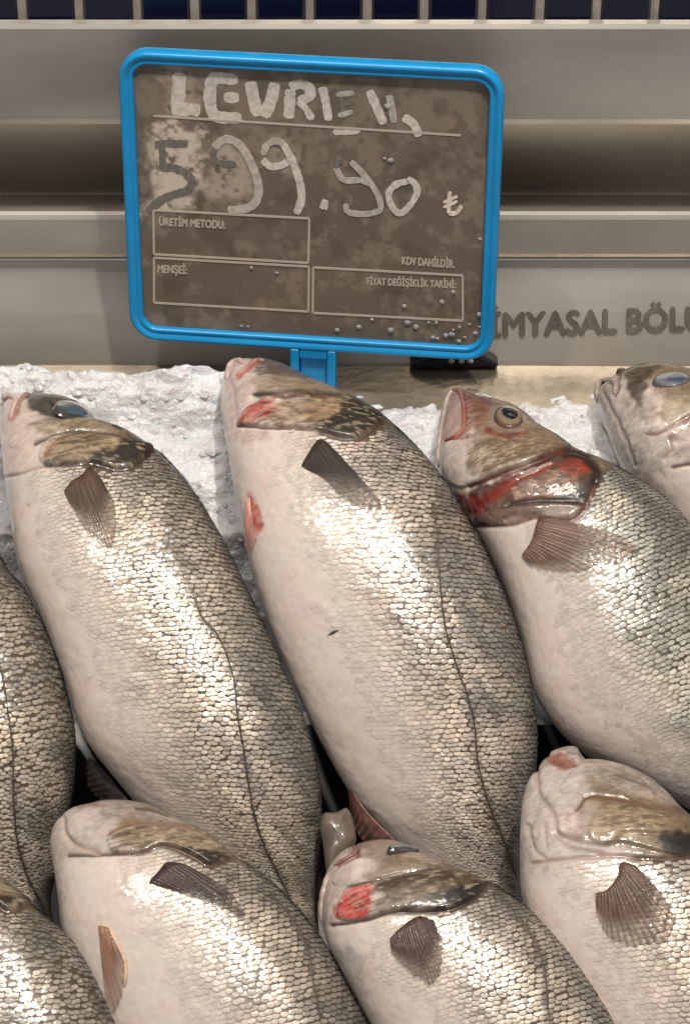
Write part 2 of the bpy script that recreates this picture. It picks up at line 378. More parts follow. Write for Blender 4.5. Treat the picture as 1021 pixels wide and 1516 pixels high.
    def normals(f):
        a = np.gradient(f.front, axis=0); b = np.gradient(f.front, axis=1); n = np.cross(b, a)
        n /= np.linalg.norm(n, axis=2)[..., None] + 1e-12
        n *= np.sign((n * BN).sum(2).mean()); f.N = n
    def head(f, poly):                              # bare head without scales
        sd = poly_sd(f.X, f.Y, smooth_line(poly, 3, True)); f.headmask = sd
        k = sstep(2, -4, sd)[..., None]; v = f.v[..., None]
        thr = lin((198, 183, 174)); mid = lin((116, 98, 78)); top = lin((54, 48, 43))
        m = sstep(0.32, 0.52, v + (f.n1[..., None] - 0.5) * 0.3); tp = sstep(0.72, 0.90, v + (f.n1[..., None] - 0.5) * 0.15)
        c = thr * (1 - m) + mid * m; c = c * (1 - tp) + top * tp
        c = c * (0.7 + 0.6 * f.n2[..., None]) * (1 + m * 0.9 * (fbm(f.U / 1.3, f.vmm / 2.0, f.seed + 7, 3)[..., None] - 0.5))
        f.col = f.col * (1 - k) + c * k
    def plate(f, poly, hmm, soft=2.6):
        sd = poly_sd(f.X, f.Y, smooth_line(poly, 4, True)); f.disp += sstep(soft * 0.35, -soft, sd) * hmm * 0.5 / 1000
    def paint(f, poly, color, alpha=0.8, soft=5.0, mottle=0.4):
        color = np.array(color, float); r_, g_, b_ = color
        if g_ > 0.66 * r_ and r_ - b_ > 30: color = (color * 0.68 + color.mean() * 0.32) * 0.90     # olive rather than orange
        jit = (f.n2 - 0.5) * soft * 3.0
        sd = poly_sd(f.X, f.Y, smooth_line(poly, 4, True)) + jit
        k = sstep(soft, -soft, sd) * alpha
        fine = fbm(f.U / 1.6, f.vmm / 1.6 * 0.6, f.seed + 77, 3)
        k = k * (1 - mottle + mottle * sstep(0.3, 0.65, fine)); k = k[..., None]
        c = lin(color) * (1 + mottle * 1.2 * (f.n2[..., None] - 0.5) * 2) * (1 + mottle * 2.6 * (fbm(f.U / 1.1, f.vmm / 2.2, f.seed + 99, 2)[..., None] - 0.5))
        f.col = f.col * (1 - k) + np.clip(c, 0.002, 1) * k
    def flecks(f, poly, color=(52, 40, 32), alpha=0.62, lo=0.48, hi=0.66, soft=4.0):
        sd = poly_sd(f.X, f.Y, smooth_line(poly, 4, True)); n = fbm(f.U / 0.9, f.vmm / 7.0, f.seed + 131, 4)
        k = (sstep(soft, -soft, sd) * sstep(lo, hi, n) * alpha)[..., None]; f.col = f.col * (1 - k) + lin(color) * k
        n = fbm(f.U / 1.1, f.vmm / 2.6, f.seed + 211, 2); k = (sstep(soft, -soft, sd) * sstep(0.62, 0.75, n) * 0.35)[..., None]
        f.col = f.col * (1 - k) + lin((206, 190, 160)) * k
    def lip(f, pts, rmm, color, lift=0.3):
        q = smooth_line(pts, 6); P, N = f.locate(q); dep = (P - CAM) @ FW; k = np.ones(5) / 5
        dep = np.convolve(np.pad(dep, 2, mode='edge'), k, 'valid')
        C = CAM + rays(q[:, 0], q[:, 1]) * (dep - lift / 1000)[:, None]; d = np.gradient(C, axis=0); d /= np.linalg.norm(d, axis=1)[:, None]
        a = np.cross(d, FW); a /= np.linalg.norm(a, axis=1)[:, None]; b = np.cross(d, a); n = len(C)
        r = rmm / 1000 * np.clip(0.35 + np.minimum(np.arange(n), np.arange(n)[::-1]) / 5.0, 0, 1) * (0.9 + 0.2 * RNG.random(n))
        ph = np.arange(10) * math.pi / 5
        V = C[:, None] + (np.cos(ph)[None, :, None] * a[:, None] + np.sin(ph)[None, :, None] * b[:, None]) * r[:, None, None]
        F = grid_faces(n, 10, True); V = V.reshape(-1, 3) - f.org
        col = np.repeat(lin(color)[None], len(V), 0) * (0.8 + 0.4 * RNG.random((n, 1))).repeat(10, 0)
        mesh_obj('lip', V, F, M_SKIN, f.root, col)
    def groove(f, pts, wpx, dmm, color, alpha=0.97):
        d = line_dist(f.X + (f.n2 - 0.5) * 5, f.Y + (f.n1 - 0.5) * 5, smooth_line(pts, 5)); g = np.exp(-(d / (wpx * 1.25)) ** 2)
        f.disp -= g * dmm * 0.55 / 1000; k = (g * alpha)[..., None]; f.col = f.col * (1 - k) + lin(color) * k
    def build(f, scales=True, scale_n=41, gold=0.5, bright=0.94):
        X0, Y0, N0 = f.X.copy(), f.Y.copy(), f.N.copy()
        edge = np.clip(np.minimum(f.v, 1 - f.v) / 0.04, 0, 1)
        D = f.disp * edge
        D[0] = 0
        f.front = f.front + N0 * D[..., None]; f.normals(); f.X, f.Y = project(f.front)
        if f.lateral is not None:
            d = line_dist(f.X, f.Y, smooth_line(f.lateral, 6)); f.latd = d
            g = np.exp(-(d / 2.2) ** 2)[..., None] * 0.9; f.col = f.col * (1 - g) + lin((52, 42, 32)) * g
        else: f.latd = np.full(f.X.shape, 1e3)
        allP = np.concatenate([f.front, f.back], 1).reshape(-1, 3)
        bc = np.linspace(1, 0, f.back.shape[1])[None, :, None] * lin((58, 54, 50)) + np.linspace(0, 1, f.back.shape[1])[None, :, None] * lin((215, 198, 190))
        allC = np.concatenate([f.col, np.repeat(bc, f.R, 0)], 1).reshape(-1, 3)
        F = grid_faces(f.R, f.NT, True)
        tip = len(allP); ends = np.array([f.front[0].mean(0), f.front[-1].mean(0)])
        allP = np.vstack([allP, ends]); allC = np.vstack([allC, lin((150, 100, 92))[None], lin((90, 80, 70))[None]])
        j = np.arange(f.NT); j2 = (j + 1) % f.NT; b = (f.R - 1) * f.NT
        caps = np.vstack([np.stack([np.full(f.NT, tip), j2, j, j], 1), np.stack([np.full(f.NT, tip + 1), b + j, b + j2, b + j2], 1)])
        # triangles for the caps through degenerate-free quads: merge as separate tri list
        V = allP - f.org
        faces = [tuple(q) for q in F.tolist()] + [tuple(q[:3]) for q in caps.tolist()]
        o = mesh_obj('body', V, F, M_SKIN, f.root, allC)
        cap = caps[:, :3]
        # caps share the body's mesh: append by bmesh
        import bmesh
        bm = bmesh.new(); bm.from_mesh(o.data); bm.verts.ensure_lookup_table()
        for tri in cap:
            try: fc = bm.faces.new([bm.verts[i] for i in tri]); fc.smooth = True
            except ValueError: pass
        bmesh.ops.recalc_face_normals(bm, faces=bm.faces)
        bm.to_mesh(o.data); bm.free()
        if scales: f.scales(scale_n, gold, bright)
        if f.lateral is not None: f.lateral_strip()
        return o
    def lateral_strip(f):
        pts = smooth_line(f.lateral, 14); pts = pts + RNG.normal(0, 0.5, pts.shape)
        P, N = f.locate(pts); ok = 3
        for _ in range(ok): P[1:-1] = 0.5 * P[1:-1] + 0.25 * (P[:-2] + P[2:])
        d = np.gradient(P, axis=0); s = np.cross(d, N); s /= np.linalg.norm(s, axis=1)[:, None]; n = len(P)
        wd = (0.00042 * (0.7 + 0.6 * RNG.random(n)) * np.clip(np.minimum(np.arange(n), np.arange(n)[::-1]) / 6.0, 0.15, 1))[:, None]
        V = np.concatenate([P - s * wd + N * 0.0001, P + N * 0.00055, P + s * wd + N * 0.0001]) - f.org
        F = [(i, i + 1, n + i + 1, n + i) for i in range(n - 1)] + [(n + i, n + i + 1, 2 * n + i + 1, 2 * n + i) for i in range(n - 1)]
        mesh_obj('lateral_line', V, F, M_LINE, f.root)
    def samp(f, A, r, c):                           # bilinear on the front grid
        r = np.clip(r, 0, f.R - 1.001); c = np.clip(c, 0, f.NF - 1.001); i = r.astype(int); j = c.astype(int)
        a = r - i; b = c - j
        if A.ndim == 3: a = a[:, None]; b = b[:, None]
        return (A[i, j] * (1 - b) + A[i, j + 1] * b) * (1 - a) + (A[i + 1, j] * (1 - b) + A[i + 1, j + 1] * b) * a
    def scales(f, n, gold, bright):
        rows, cols, ws, par = [], [], [], []
        i0 = int(np.searchsorted(f.t, 1.0)); u = f.umm[i0]; k = 0
        while u < f.umm[-1] - 1:
            r = np.interp(u, f.umm, np.arange(f.R)); w_ = np.interp(r, np.arange(f.R), f.alen) * 1000 / n
            vv = (np.arange(n) + (0.5 if k % 2 else 0.0) + 0.25) / n
            vv = vv[(vv > 0.03) & (vv < 0.985)] 
            ri = int(min(r, f.R - 1)); cc = np.interp(vv, f.v[ri], np.arange(f.NF))
            rows.append(np.full(len(vv), r)); cols.append(cc); ws.append(np.full(len(vv), w_)); k += 1
            u += w_ * 0.72
        r = np.concatenate(rows); c = np.concatenate(cols); w_ = np.concatenate(ws) / 1000
        m = len(r); r = r + RNG.normal(0, 0.3, m); c = c + RNG.normal(0, 0.35, m); sz = RNG.uniform(0.94, 1.08, m); w_ = w_ * sz
        v = f.samp(f.v, r, c); X = f.samp(f.X, r, c); Y = f.samp(f.Y, r, c)
        n1 = f.samp(f.n1, r, c); n2 = f.samp(f.n2, r, c)
        belly_k0 = sstep(f.vb + 0.30, f.vb - 0.02, v + (n1 - 0.5) * 0.2)
        keep = (v > f.vb - 0.16 + (n1 - 0.5) * 0.25 + RNG.uniform(-0.05, 0.05, m)) & (belly_k0 < 0.985) & (Y < 2050)
        if f.headmask is not None: keep &= f.samp(f.headmask, r, c) > 5
        r, c, w_, v, X, Y, n1, n2 = [q[keep] for q in (r, c, w_, v, X, Y, n1, n2)]; m = len(r)
        P = f.samp(f.front, r, c); N = f.samp(f.N, r, c); N /= np.linalg.norm(N, axis=1)[:, None]
        A = f.samp(f.front, r, c + 1) - f.samp(f.front, r, c - 1); A /= np.linalg.norm(A, axis=1)[:, None] + 1e-9
        B = np.cross(A, N); sg = np.sign(((f.samp(f.front, r + 1, c) - f.samp(f.front, r - 1, c)) * B).sum(1)); B *= sg[:, None]
        ang = RNG.normal(0, 0.10, m) + (n1 - 0.5) * 0.5
        A, B = A * np.cos(ang)[:, None] + B * np.sin(ang)[:, None], B * np.cos(ang)[:, None] - A * np.sin(ang)[:, None]
        til = RNG.normal(0, 0.05, (m, 2)); 
        out = np.array([(-.40, -.36), (.40, -.36), (.57, .02), (.44, .36), (.0, .50), (-.44, .36), (-.57, .02)])
        ring = [(out * np.array([1.0, 0.92]) + [0, 0.05], 0.02, 0.0), (out * np.array([0.80, 0.58]) + [0, 0.0], 0.034, 1.0), (np.array([[0, 0.0]]), 0.040, 1.0)]
        # height offsets: posterior edge stands proud of the next row
        near = 0.45 + 0.55 * sstep(2.0, 8.0, f.samp(f.latd, r, c))
        belly_k = sstep(f.vb + 0.30, f.vb - 0.02, v + (n1 - 0.5) * 0.2)
        dark_k = sstep(0.52, 0.92, v + (n1 - 0.5) * 0.25)
        rnd = RNG.uniform(0.7, 1.12, m) * (0.8 + 0.4 * n2)
        tone = sstep(0.35, 0.65, n1)[:, None]
        cen = (lin((232, 216, 198)) * (1 - tone) + lin((216, 206, 197)) * tone) * f.tint
        cen = cen * (1 - dark_k[:, None]) + lin((116, 111, 105)) * f.tint * dark_k[:, None]
        rim = lin((52, 40, 31)) * (1 - dark_k[:, None]) + lin((28, 26, 24)) * dark_k[:, None]
        bw = lin((207, 193, 184)) * 1.05; cen = cen * (1 - belly_k[:, None]) + bw * belly_k[:, None]
        bk2 = belly_k[:, None] ** 0.8; rim = rim * (1 - bk2) + bw * (0.72 + 0.16 * belly_k[:, None]) * bk2
        rnd = rnd * (1 - belly_k) + belly_k * (0.97 + 0.06 * RNG.random(m)); patch = 0.80 + 0.40 * sstep(0.3, 0.7, f.samp(f.n3, r, c)); patch = patch * (1 - belly_k) + belly_k
        cen = cen * (rnd * patch)[:, None] * bright; lk = near[:, None]
        cen = cen * lk + lin((62, 52, 42)) * (1 - lk); rim = rim * lk + lin((40, 32, 26)) * (1 - lk)
        Vs, Cs = [], []
        relief = (1 - 0.75 * belly_k)
        for pts, hz, kk in ring:
            for a, b in pts:
                z = (hz + 0.11 * b + til[:, 0] * a * 0.4 + til[:, 1] * b * 0.4) * relief
                Vs.append(P + A * (a * w_)[:, None] + B * (b * w_)[:, None] + N * (z * w_)[:, None] - f.org)
                kq = kk if kk else (0.45 if b < -0.1 else 0.55 if b < 0.2 else 0.0)
                Cs.append(cen * kq + rim * (1 - kq))
        V = np.stack(Vs, 1).reshape(-1, 3); C = np.stack(Cs, 1).reshape(-1, 3)
        tri = []
        for i in range(7):
            j = (i + 1) % 7; tri += [(i, j, 7 + j), (i, 7 + j, 7 + i), (7 + i, 7 + j, 14)]
        tri = np.array(tri); F = (np.arange(m)[:, None, None] * 15 + tri[None]).reshape(-1, 3)
        e1 = V[F[0, 1]] - V[F[0, 0]]; e2 = V[F[0, 2]] - V[F[0, 0]]
        if np.cross(e1, e2) @ N[0] < 0: F = F[:, ::-1]
        o = mesh_obj('scales', V, np.ascontiguousarray(F), M_SCALE, f.root, np.clip(C, 0, 1)); o['kind'] = 'stuff'
    def locate(f, pts):                             # pixel -> point on the flank
        X, Y = f.X.ravel(), f.Y.ravel(); P = f.front.reshape(-1, 3); N = f.N.reshape(-1, 3)
        facing = ((CAM - P) * N).sum(1) > 0
        X, Y, P, N = X[facing], Y[facing], P[facing], N[facing]
        q = np.asarray(pts, float).reshape(-1, 2); oP, oN = [], []
        for x, y in q:
            d = (X - x) ** 2 + (Y - y) ** 2; i = np.argpartition(d, 5)[:5]; wt = 1 / (d[i] + 0.3); wt /= wt.sum()
            oP.append(wt @ P[i]); nn = wt @ N[i]; oN.append(nn / np.linalg.norm(nn))
        return np.array(oP), np.array(oN)
    def fin(f, name, base, tips, color, lift=(0.0010, 0.0016, 0.0008), rays_n=22, hfree=None, ray_light=1.5, tipfade=0.35, bend=0.0):
        L = 12; n = rays_n * 4 + 1
        b = smooth_line(base, 8); t = smooth_line(tips, 8)
        def res(p):
            s = np.r_[0, np.cumsum(np.linalg.norm(np.diff(p, axis=0), axis=1))]; q = np.linspace(0, s[-1], n)
            return np.stack([np.interp(q, s, p[:, 0]), np.interp(q, s, p[:, 1])], 1)
        b = res(b); t = res(t); k = np.linspace(0, 1, L)[None, :, None]
        G = b[:, None] * (1 - k) + t[:, None] * k
        perp = (t - b)[:, None][..., ::-1] * np.array([1, -1]); G = G + perp * bend * np.sin(k * math.pi)
        edge = 1 - (0.05 * (np.arange(n) % 4 == 2) + 0.11 * vnoise(np.arange(n) * 0.31, np.zeros(n) + len(name), 3))[:, None, None] * k
        G = b[:, None] + (G - b[:, None]) * edge
        if hfree is None:
            P, N = f.locate(G.reshape(-1, 2)); P = P.reshape(n, L, 3); N = N.reshape(n, L, 3)
            for it in range(2):                     # even the sheet out
                P[:, 1:-1] = 0.5 * P[:, 1:-1] + 0.25 * (P[:, :-2] + P[:, 2:]); P[1:-1] = 0.5 * P[1:-1] + 0.25 * (P[:-2] + P[2:])
        else:
            hv = hfree[0] + (hfree[1] - hfree[0]) * np.repeat(np.linspace(0, 1, L)[None], n, 0)
            P = on_bed(G[..., 0], G[..., 1], hv / 1000); N = np.repeat(np.repeat(BN[None, None], n, 0), L, 1)
        kk = np.linspace(0, 1, L); lf = np.interp(kk, [0, 0.5, 1], lift)[None]
        i = np.arange(n); side = np.sin(i / (n - 1) * math.pi)[:, None] ** 0.6
        ridge = np.cos(i * math.pi / 2)[:, None] * 0.00013 * (1 - 0.3 * kk[None])
        top = P + N * (lf * (0.35 + 0.65 * side) + ridge + 0.0006)[..., None]; bot = top - N * 0.0006
        isray = (np.cos(i * math.pi / 2) * 0.5 + 0.5)[:, None, None]
        g = vnoise(i[:, None] * 0.27 + 0 * kk[None], kk[None] * 4 + 0 * i[:, None], 5)[..., None]
        c0 = lin(color); c = c0 * (1 + (ray_light - 1) * isray * kk[None, :, None]) * (0.55 + 0.9 * g)
        tf = (sstep(0.45, 1.0, kk)[None, :, None]) * tipfade
        c = c * (1 - tf) + lin((176, 150, 122)) * tf
        V = np.concatenate([top.reshape(-1, 3), bot.reshape(-1, 3)]) - f.org; al = (0.94 - (0.50 + 0.34 * (1 - isray)) * sstep(0.12, 0.85, kk)[None, :, None]) * np.ones((n, L, 1)); c = np.concatenate([c, al], 2); C = np.concatenate([c.reshape(-1, 4)] * 2)
        F1 = grid_faces(n, L); F2 = F1[:, ::-1] + n * L
        rim = []
        loop = [a * L for a in range(n)] + [(n - 1) * L + a for a in range(1, L)] + [a * L + L - 1 for a in range(n - 2, -1, -1)] + [a for a in range(L - 2, 0, -1)]
        for a, b2 in zip(loop, loop[1:] + loop[:1]): rim.append((a, b2, b2 + n * L, a + n * L))
        o = mesh_obj(name, V, np.vstack([F1, F2, np.array(rim)]), M_FIN, f.root, np.clip(C, 0, 1)); return o
    def eye(f, c, a, b, iris, ringc, pupil_r=0.45, bulge=0.25, cloudy=None, poff=(0, 0)):
        P, N = f.locate([c, a, b]); q_ = np.array([c, a, b]); P = CAM + rays(q_[:, 0], q_[:, 1]) * ((P - CAM) @ FW)[:, None]; e1 = P[1] - P[0]; e2 = P[2] - P[0]; n = np.cross(e1, e2); n /= np.linalg.norm(n)
        if n @ (CAM - P[0]) < 0: n = -n
        n = (n + N[0]); n /= np.linalg.norm(n)
        rr_ = np.linspace(0, 1, 12); ph = np.linspace(0, 2 * math.pi, 33)[:-1]; sc = np.linalg.norm(e2) * 0.5 + np.linalg.norm(e1) * 0.5
        G = P[0] + rr_[:, None, None] * (np.cos(ph)[None, :, None] * e1 + np.sin(ph)[None, :, None] * e2) + n * ((1 - rr_ ** 2) * bulge * sc + 0.0008 - 0.0022 * (rr_ > 0.97))[:, None, None]
        k = sstep(0.72, 0.86, rr_)[:, None, None]; C = lin(iris) * (1 - k) + lin(ringc) * k; C = np.repeat(C, 32, 1)
        if cloudy:
            dx = rr_[:, None] * np.cos(ph) - poff[0]; dy = rr_[:, None] * np.sin(ph) - poff[1]; q = np.sqrt(dx * dx + dy * dy)
            q = sstep(pupil_r * 1.25, pupil_r * 0.6, q + 0.25 * (vnoise(dx * 4 + 9, dy * 4 + 9, 2) - 0.5))[..., None]; C = C * (1 - q) + lin(cloudy) * q
        o = mesh_obj('eye', G.reshape(-1, 3) - f.org, grid_faces(12, 32, True), M_EYE, f.root, C.reshape(-1, 3))
        if not cloudy:
            rp = np.linspace(0, 1, 7)
            cc = P[0] + e1 * poff[0] + e2 * poff[1]; ro = np.hypot(*poff)
            G = cc + pupil_r * rp[:, None, None] * (np.cos(ph)[None, :, None] * e1 + np.sin(ph)[None, :, None] * e2) + n * ((1 - (rp * pupil_r) ** 2 - ro ** 2) * bulge * sc + 0.0009 + 0.0003 * (1 - rp ** 2))[:, None, None]
            pm = M_PUPIL; pc = None
            p = mesh_obj('pupil', G.reshape(-1, 3) - f.org, grid_faces(7, 32, True), pm, o, pc)
    def pillow(f, name, poly, hmm, tmm, color, n=40, tilt=0):
        c = smooth_line(poly, 6, True); ce = c.mean(0); R = np.linspace(0.02, 1, 10)
        G = ce + (c[None] - ce) * R[:, None, None]; P = on_bed(G[..., 0], G[..., 1], np.full(G.shape[:2], hmm / 1000))
        hgt = np.sqrt(1 - np.minimum(R, 0.999) ** 2)[:, None, None] * BN * tmm / 1000
        m = len(c); V = np.concatenate([(P + hgt).reshape(-1, 3), (P - hgt)[::-1].reshape(-1, 3)])
        nz = fbm(V[:, 0] * 150, V[:, 1] * 150, 3)[:, None]
        C = np.repeat(lin(color)[None], len(V), 0) * (0.6 + 0.8 * nz)
        return mesh_obj(name, V + BN * (nz - 0.5) * 0.003 - f.org, grid_faces(20, m, True), M_SKIN, f.root, C)
    def tail(f):
        a, b = f.st[-1, :2], f.st[-1, 2:]; ax = (f.st[-1, :2] + f.st[-1, 2:] - f.st[-3, :2] - f.st[-3, 2:]) / 2; ax /= np.linalg.norm(ax)
        pv = np.array([-ax[1], ax[0]]); m = (a + b) / 2
        if pv @ (b - a) < 0: pv = -pv
        hb = f.front[-1].mean(0) @ BN * 1000
        f.fin('tail_fin', [a, m, b], [m + ax * 150 - pv * 95, m + ax * 105, m + ax * 150 + pv * 95], (70, 62, 54), hfree=(hb, hb - 8), rays_n=18)
def shift(feats, dx, dy):
    return [(k[0], [(x + dx, y + dy) for x, y in k[1]]) + tuple(k[2:]) for k in feats]
def apply(f, feats):
    for k in feats: getattr(f, k[0])(*k[1:])

H1 = [-10, 2, 16, 29, 36, 39, 39, 36, 31, 24, 15, 5, -5, -14, -22]
T1 = [8, 12, 16, 20, 23, 26, 28, 28, 27, 26, 23, 19, 14, 10, 7]
H2 = [30, 39, 48, 54, 57, 57, 54, 50, 44, 38, 32, 26, 20, 14]
T2 = [7, 12, 17, 20, 23, 25, 27, 28, 28, 27, 24, 20, 13, 8]

# ---- A: clouded-eye bass at the left of the sign
stA = [(2, 594, 42, 584), (0, 612, 82, 589), (1, 640, 132, 608), (4, 676, 190, 642), (8, 714, 228, 663), (15, 765, 275, 709), (28, 840, 326, 790),
       (60, 912, 370, 880), (94, 998, 414, 976), (122, 1085, 454, 1075), (168, 1150, 474, 1158), (225, 1215, 476, 1230), (300, 1280, 470, 1300), (370, 1340, 470, 1365), (412, 1390, 474, 1410)]
z = zoomed(0, 560, 4.084)
featA = [
 ('head', z([(-100, 560), (50, 580), (270, 525), (400, 525), (540, 515), (620, 530), (700, 552), (790, 545), (860, 495), (925, 420), (1000, 300), (600, -40), (-100, -40)])),
 ('plate', z([(240, 460), (300, 360), (420, 325), (560, 322), (700, 340), (820, 372), (925, 412), (862, 487), (790, 540), (700, 547), (620, 528), (530, 512), (400, 522), (270, 522)]), 2.4),
 ('plate', z([(60, 420), (200, 390), (300, 350), (420, 320), (560, 316), (700, 336), (640, 262), (500, 245), (350, 245), (200, 210), (100, 250)]), 1.4),
 ('paint', z([(-60, 80), (90, 120), (200, 260), (220, 380), (150, 500), (-60, 560)]), (206, 186, 176), 0.85, 8, 0.2),
 ('paint', z([(180, 280), (350, 250), (520, 245), (690, 290), (720, 332), (550, 320), (420, 320), (280, 345)]), (170, 142, 104), 0.85),
 ('paint', z([(270, 460), (330, 370), (450, 340), (600, 335), (720, 360), (780, 400), (700, 470), (560, 500), (400, 515), (290, 510)]), (160, 130, 92), 0.85),
 ('paint', z([(250, 470), (330, 380), (420, 350), (330, 440), (300, 500)]), (150, 98, 76), 0.5),
 ('paint', z([(680, 430), (740, 370), (830, 372), (918, 415), (860, 485), (790, 538), (720, 530), (560, 520), (540, 470)]), (24, 21, 19), 0.95, 4, 0.12),
 ('paint', z([(150, 85), (330, 100), (500, 140), (570, 205), (780, 330), (900, 400), (800, 372), (700, 300), (560, 245), (350, 245), (240, 215), (190, 180)]), (48, 42, 38), 0.92, 4, 0.15),
 ('flecks', z([(240, 460), (300, 360), (420, 325), (560, 322), (700, 340), (820, 372), (925, 412), (862, 487), (790, 540), (700, 547), (620, 528), (530, 512), (400, 522), (270, 522)])),
 ('flecks', z([(180, 280), (350, 250), (520, 245), (690, 290), (720, 332), (420, 320)]), (84, 68, 50), 0.7),
 ('groove', z([(210, 388), (300, 352), (420, 326), (550, 326), (700, 345), (800, 372)]), 2.3, 1.6, (62, 47, 38)),
 ('groove', z([(270, 527), (400, 527), (530, 517), (620, 532), (700, 552), (790, 547), (862, 497), (918, 440)]), 2.2, 1.8, (42, 34, 30)),
 ('groove', z([(30, 600), (150, 565), (260, 530)]), 1.8, 1.2, (150, 132, 124)),
 ('groove', z([(110, 150), (85, 210), (60, 250)]), 3.5, 2.5, (176, 128, 120)),
 ('groove', z([(300, 140), (318, 170)]), 1.8, 0.5, (30, 27, 25)),
 ('groove', z([(172, 765), (180, 772)]), 2.2, 0.2, (150, 118, 110)),
]
A = Fish('x', stA, H1, T1, vb=0.28,
         notch=[(0.52, 0.10, -10, 24, 0.9)], tint=(1.0, 0.99, 0.95), seed=1)
A.root['label'] = 'sea bass with a clouded blue eye and spread brown pectoral fin, mouth slightly open'
A.lateral = [(282, 872), (300, 915), (325, 945), (345, 1000), (352, 1060), (365, 1140), (375, 1200), (390, 1250), (410, 1290), (430, 1330)]
apply(A, featA); A.build(gold=0.7)
A.eye(z([(440, 192)])[0], z([(552, 218)])[0], z([(436, 238)])[0], (82, 100, 108), (60, 60, 60), 0.5, 0.10, cloudy=(58, 76, 88))
A.fin('pectoral_fin', z([(392, 690), (440, 630), (505, 590), (545, 545), (600, 590)]), z([(450, 800), (520, 930), (610, 1010), (695, 1045), (712, 900), (700, 760)]), (84, 66, 56), ray_light=1.9)
A.fin('anal_fin', [(135, 1122), (165, 1155), (198, 1196)], [(124, 1132), (130, 1165), (150, 1190)], (92, 84, 84), hfree=(12, 2), rays_n=8, tipfade=0.1)
A.lip(z([(2, 165), (15, 122), (55, 104), (98, 128), (84, 190), (62, 248)]), 1.5, (196, 168, 158))
A.lip(z([(62, 248), (112, 172), (150, 108), (185, 96)]), 1.4, (150, 122, 112))
A.tail()

# ---- B: centre fish in front of the sign
stB = [(337, 546, 386, 533), (329, 565, 428, 544), (327, 597, 488, 570), (331, 632, 546, 601), (336, 662, 592, 636), (345, 715, 642, 690), (360, 790, 692, 765),
       (376, 860, 733, 848), (402, 935, 761, 920), (435, 1015, 783, 1000), (475, 1100, 795, 1090), (525, 1185, 790, 1180), (580, 1250, 780, 1255), (650, 1310, 775, 1320), (700, 1370, 775, 1385)]
z = zoomed(320, 520, 3.646)
featB = [
 ('head', z([(-60, 470), (55, 455), (130, 400), (300, 408), (450, 412), (560, 438), (650, 465), (740, 470), (810, 450), (905, 385), (980, 380), (1050, 300), (600, -40), (-60, -40)])),
 ('plate', z([(110, 385), (160, 310), (230, 270), (330, 225), (440, 208), (560, 222), (680, 235), (790, 290), (905, 372), (812, 435), (740, 464), (650, 458), (560, 432), (450, 408), (300, 403), (130, 396)]), 2.4),
 ('plate', z([(110, 300), (220, 240), (330, 218), (440, 200), (560, 212), (680, 228), (560, 160), (400, 125), (230, 130), (140, 180)]), 1.3),
 ('paint', z([(-60, 40), (200, 60), (215, 240), (130, 330), (100, 400), (-60, 460)]), (208, 186, 178), 0.85, 8, 0.2),
 ('paint', z([(215, 140), (400, 130), (600, 180), (700, 225), (560, 212), (430, 200), (300, 215), (215, 225)]), (176, 150, 118), 0.8),
 ('paint', z([(215, 40), (300, 40), (400, 80), (520, 130), (480, 150), (400, 128), (300, 132), (215, 130)]), (84, 72, 62), 0.85, 4),
 ('paint', z([(250, 385), (330, 290), (480, 275), (650, 280), (720, 320), (640, 370), (540, 395), (400, 402)]), (176, 132, 88), 0.9),
 ('paint', z([(200, 235), (330, 222), (440, 208), (560, 222), (690, 238), (700, 265), (480, 260), (340, 270)]), (78, 62, 50), 0.8, 3),
 ('paint', z([(640, 350), (700, 240), (800, 290), (908, 372), (805, 436), (735, 464), (640, 455), (560, 425), (560, 390)]), (20, 18, 16), 0.96, 4, 0.12),
 ('paint', z([(120, 388), (180, 305), (260, 268), (335, 258), (300, 320), (240, 388)]), (168, 42, 30), 0.85, 5, 0.3),
 ('flecks', z([(110, 385), (160, 310), (230, 270), (330, 225), (440, 208), (560, 222), (680, 235), (790, 290), (905, 372), (812, 435), (740, 464), (650, 458), (560, 432), (450, 408), (300, 403), (130, 396)])),
 ('groove', z([(205, 238), (300, 226), (430, 208), (560, 222), (690, 238)]), 2.2, 1.5, (58, 47, 40)),
 ('groove', z([(110, 400), (300, 408), (450, 414), (560, 440), (650, 466), (740, 472), (812, 446), (902, 384)]), 2.2, 1.8, (66, 48, 40)),
 ('groove', z([(60, 450), (140, 420), (300, 420), (450, 425), (540, 440)]), 1.8, -0.5, (226, 208, 198), 0.6),
 ('paint', z([(120, 430), (280, 425), (260, 490), (140, 500)]), (196, 142, 130), 0.55, 6),
 ('groove', z([(215, 45), (165, 92), (112, 132)]), 3.5, 2.6, (182, 106, 98)),
 ('groove', z([(50, 120), (90, 190), (100, 300), (110, 380)]), 3.0, 0.9, (178, 158, 150), 0.6),
 ('paint', z([(680, 545), (740, 495), (795, 488), (760, 525)]), (150, 46, 36), 0.85, 3),
 ('paint', z([(180, 775), (215, 830), (248, 900), (238, 975), (205, 960), (185, 880)]), (172, 44, 32), 0.85, 4, 0.3),
 ('groove', [(484, 941), (503, 933)], 0.1, 0, (100, 80, 60), 0.0),
]
B = Fish('x', stB, H1, T1, vb=0.34, notch=[(0.48, 0.13, -4, 9, 0.7)], tint=(1.0, 0.98, 0.96), seed=2)
B.root['label'] = 'large sea bass before the sign stem, red blood patch on its gill cover'
B.lateral = [(640, 745), (648, 800), (650, 850), (657, 920), (673, 979), (699, 1057), (707, 1130), (725, 1195), (751, 1260), (763, 1298)]
apply(B, featB); B.build(gold=0.5)
B.fin('pectoral_fin', z([(462, 622), (500, 560), (560, 485), (640, 540)]), z([(590, 690), (690, 800), (800, 870), (900, 870), (905, 830)]), (58, 50, 44), ray_light=1.5, tipfade=0.25)
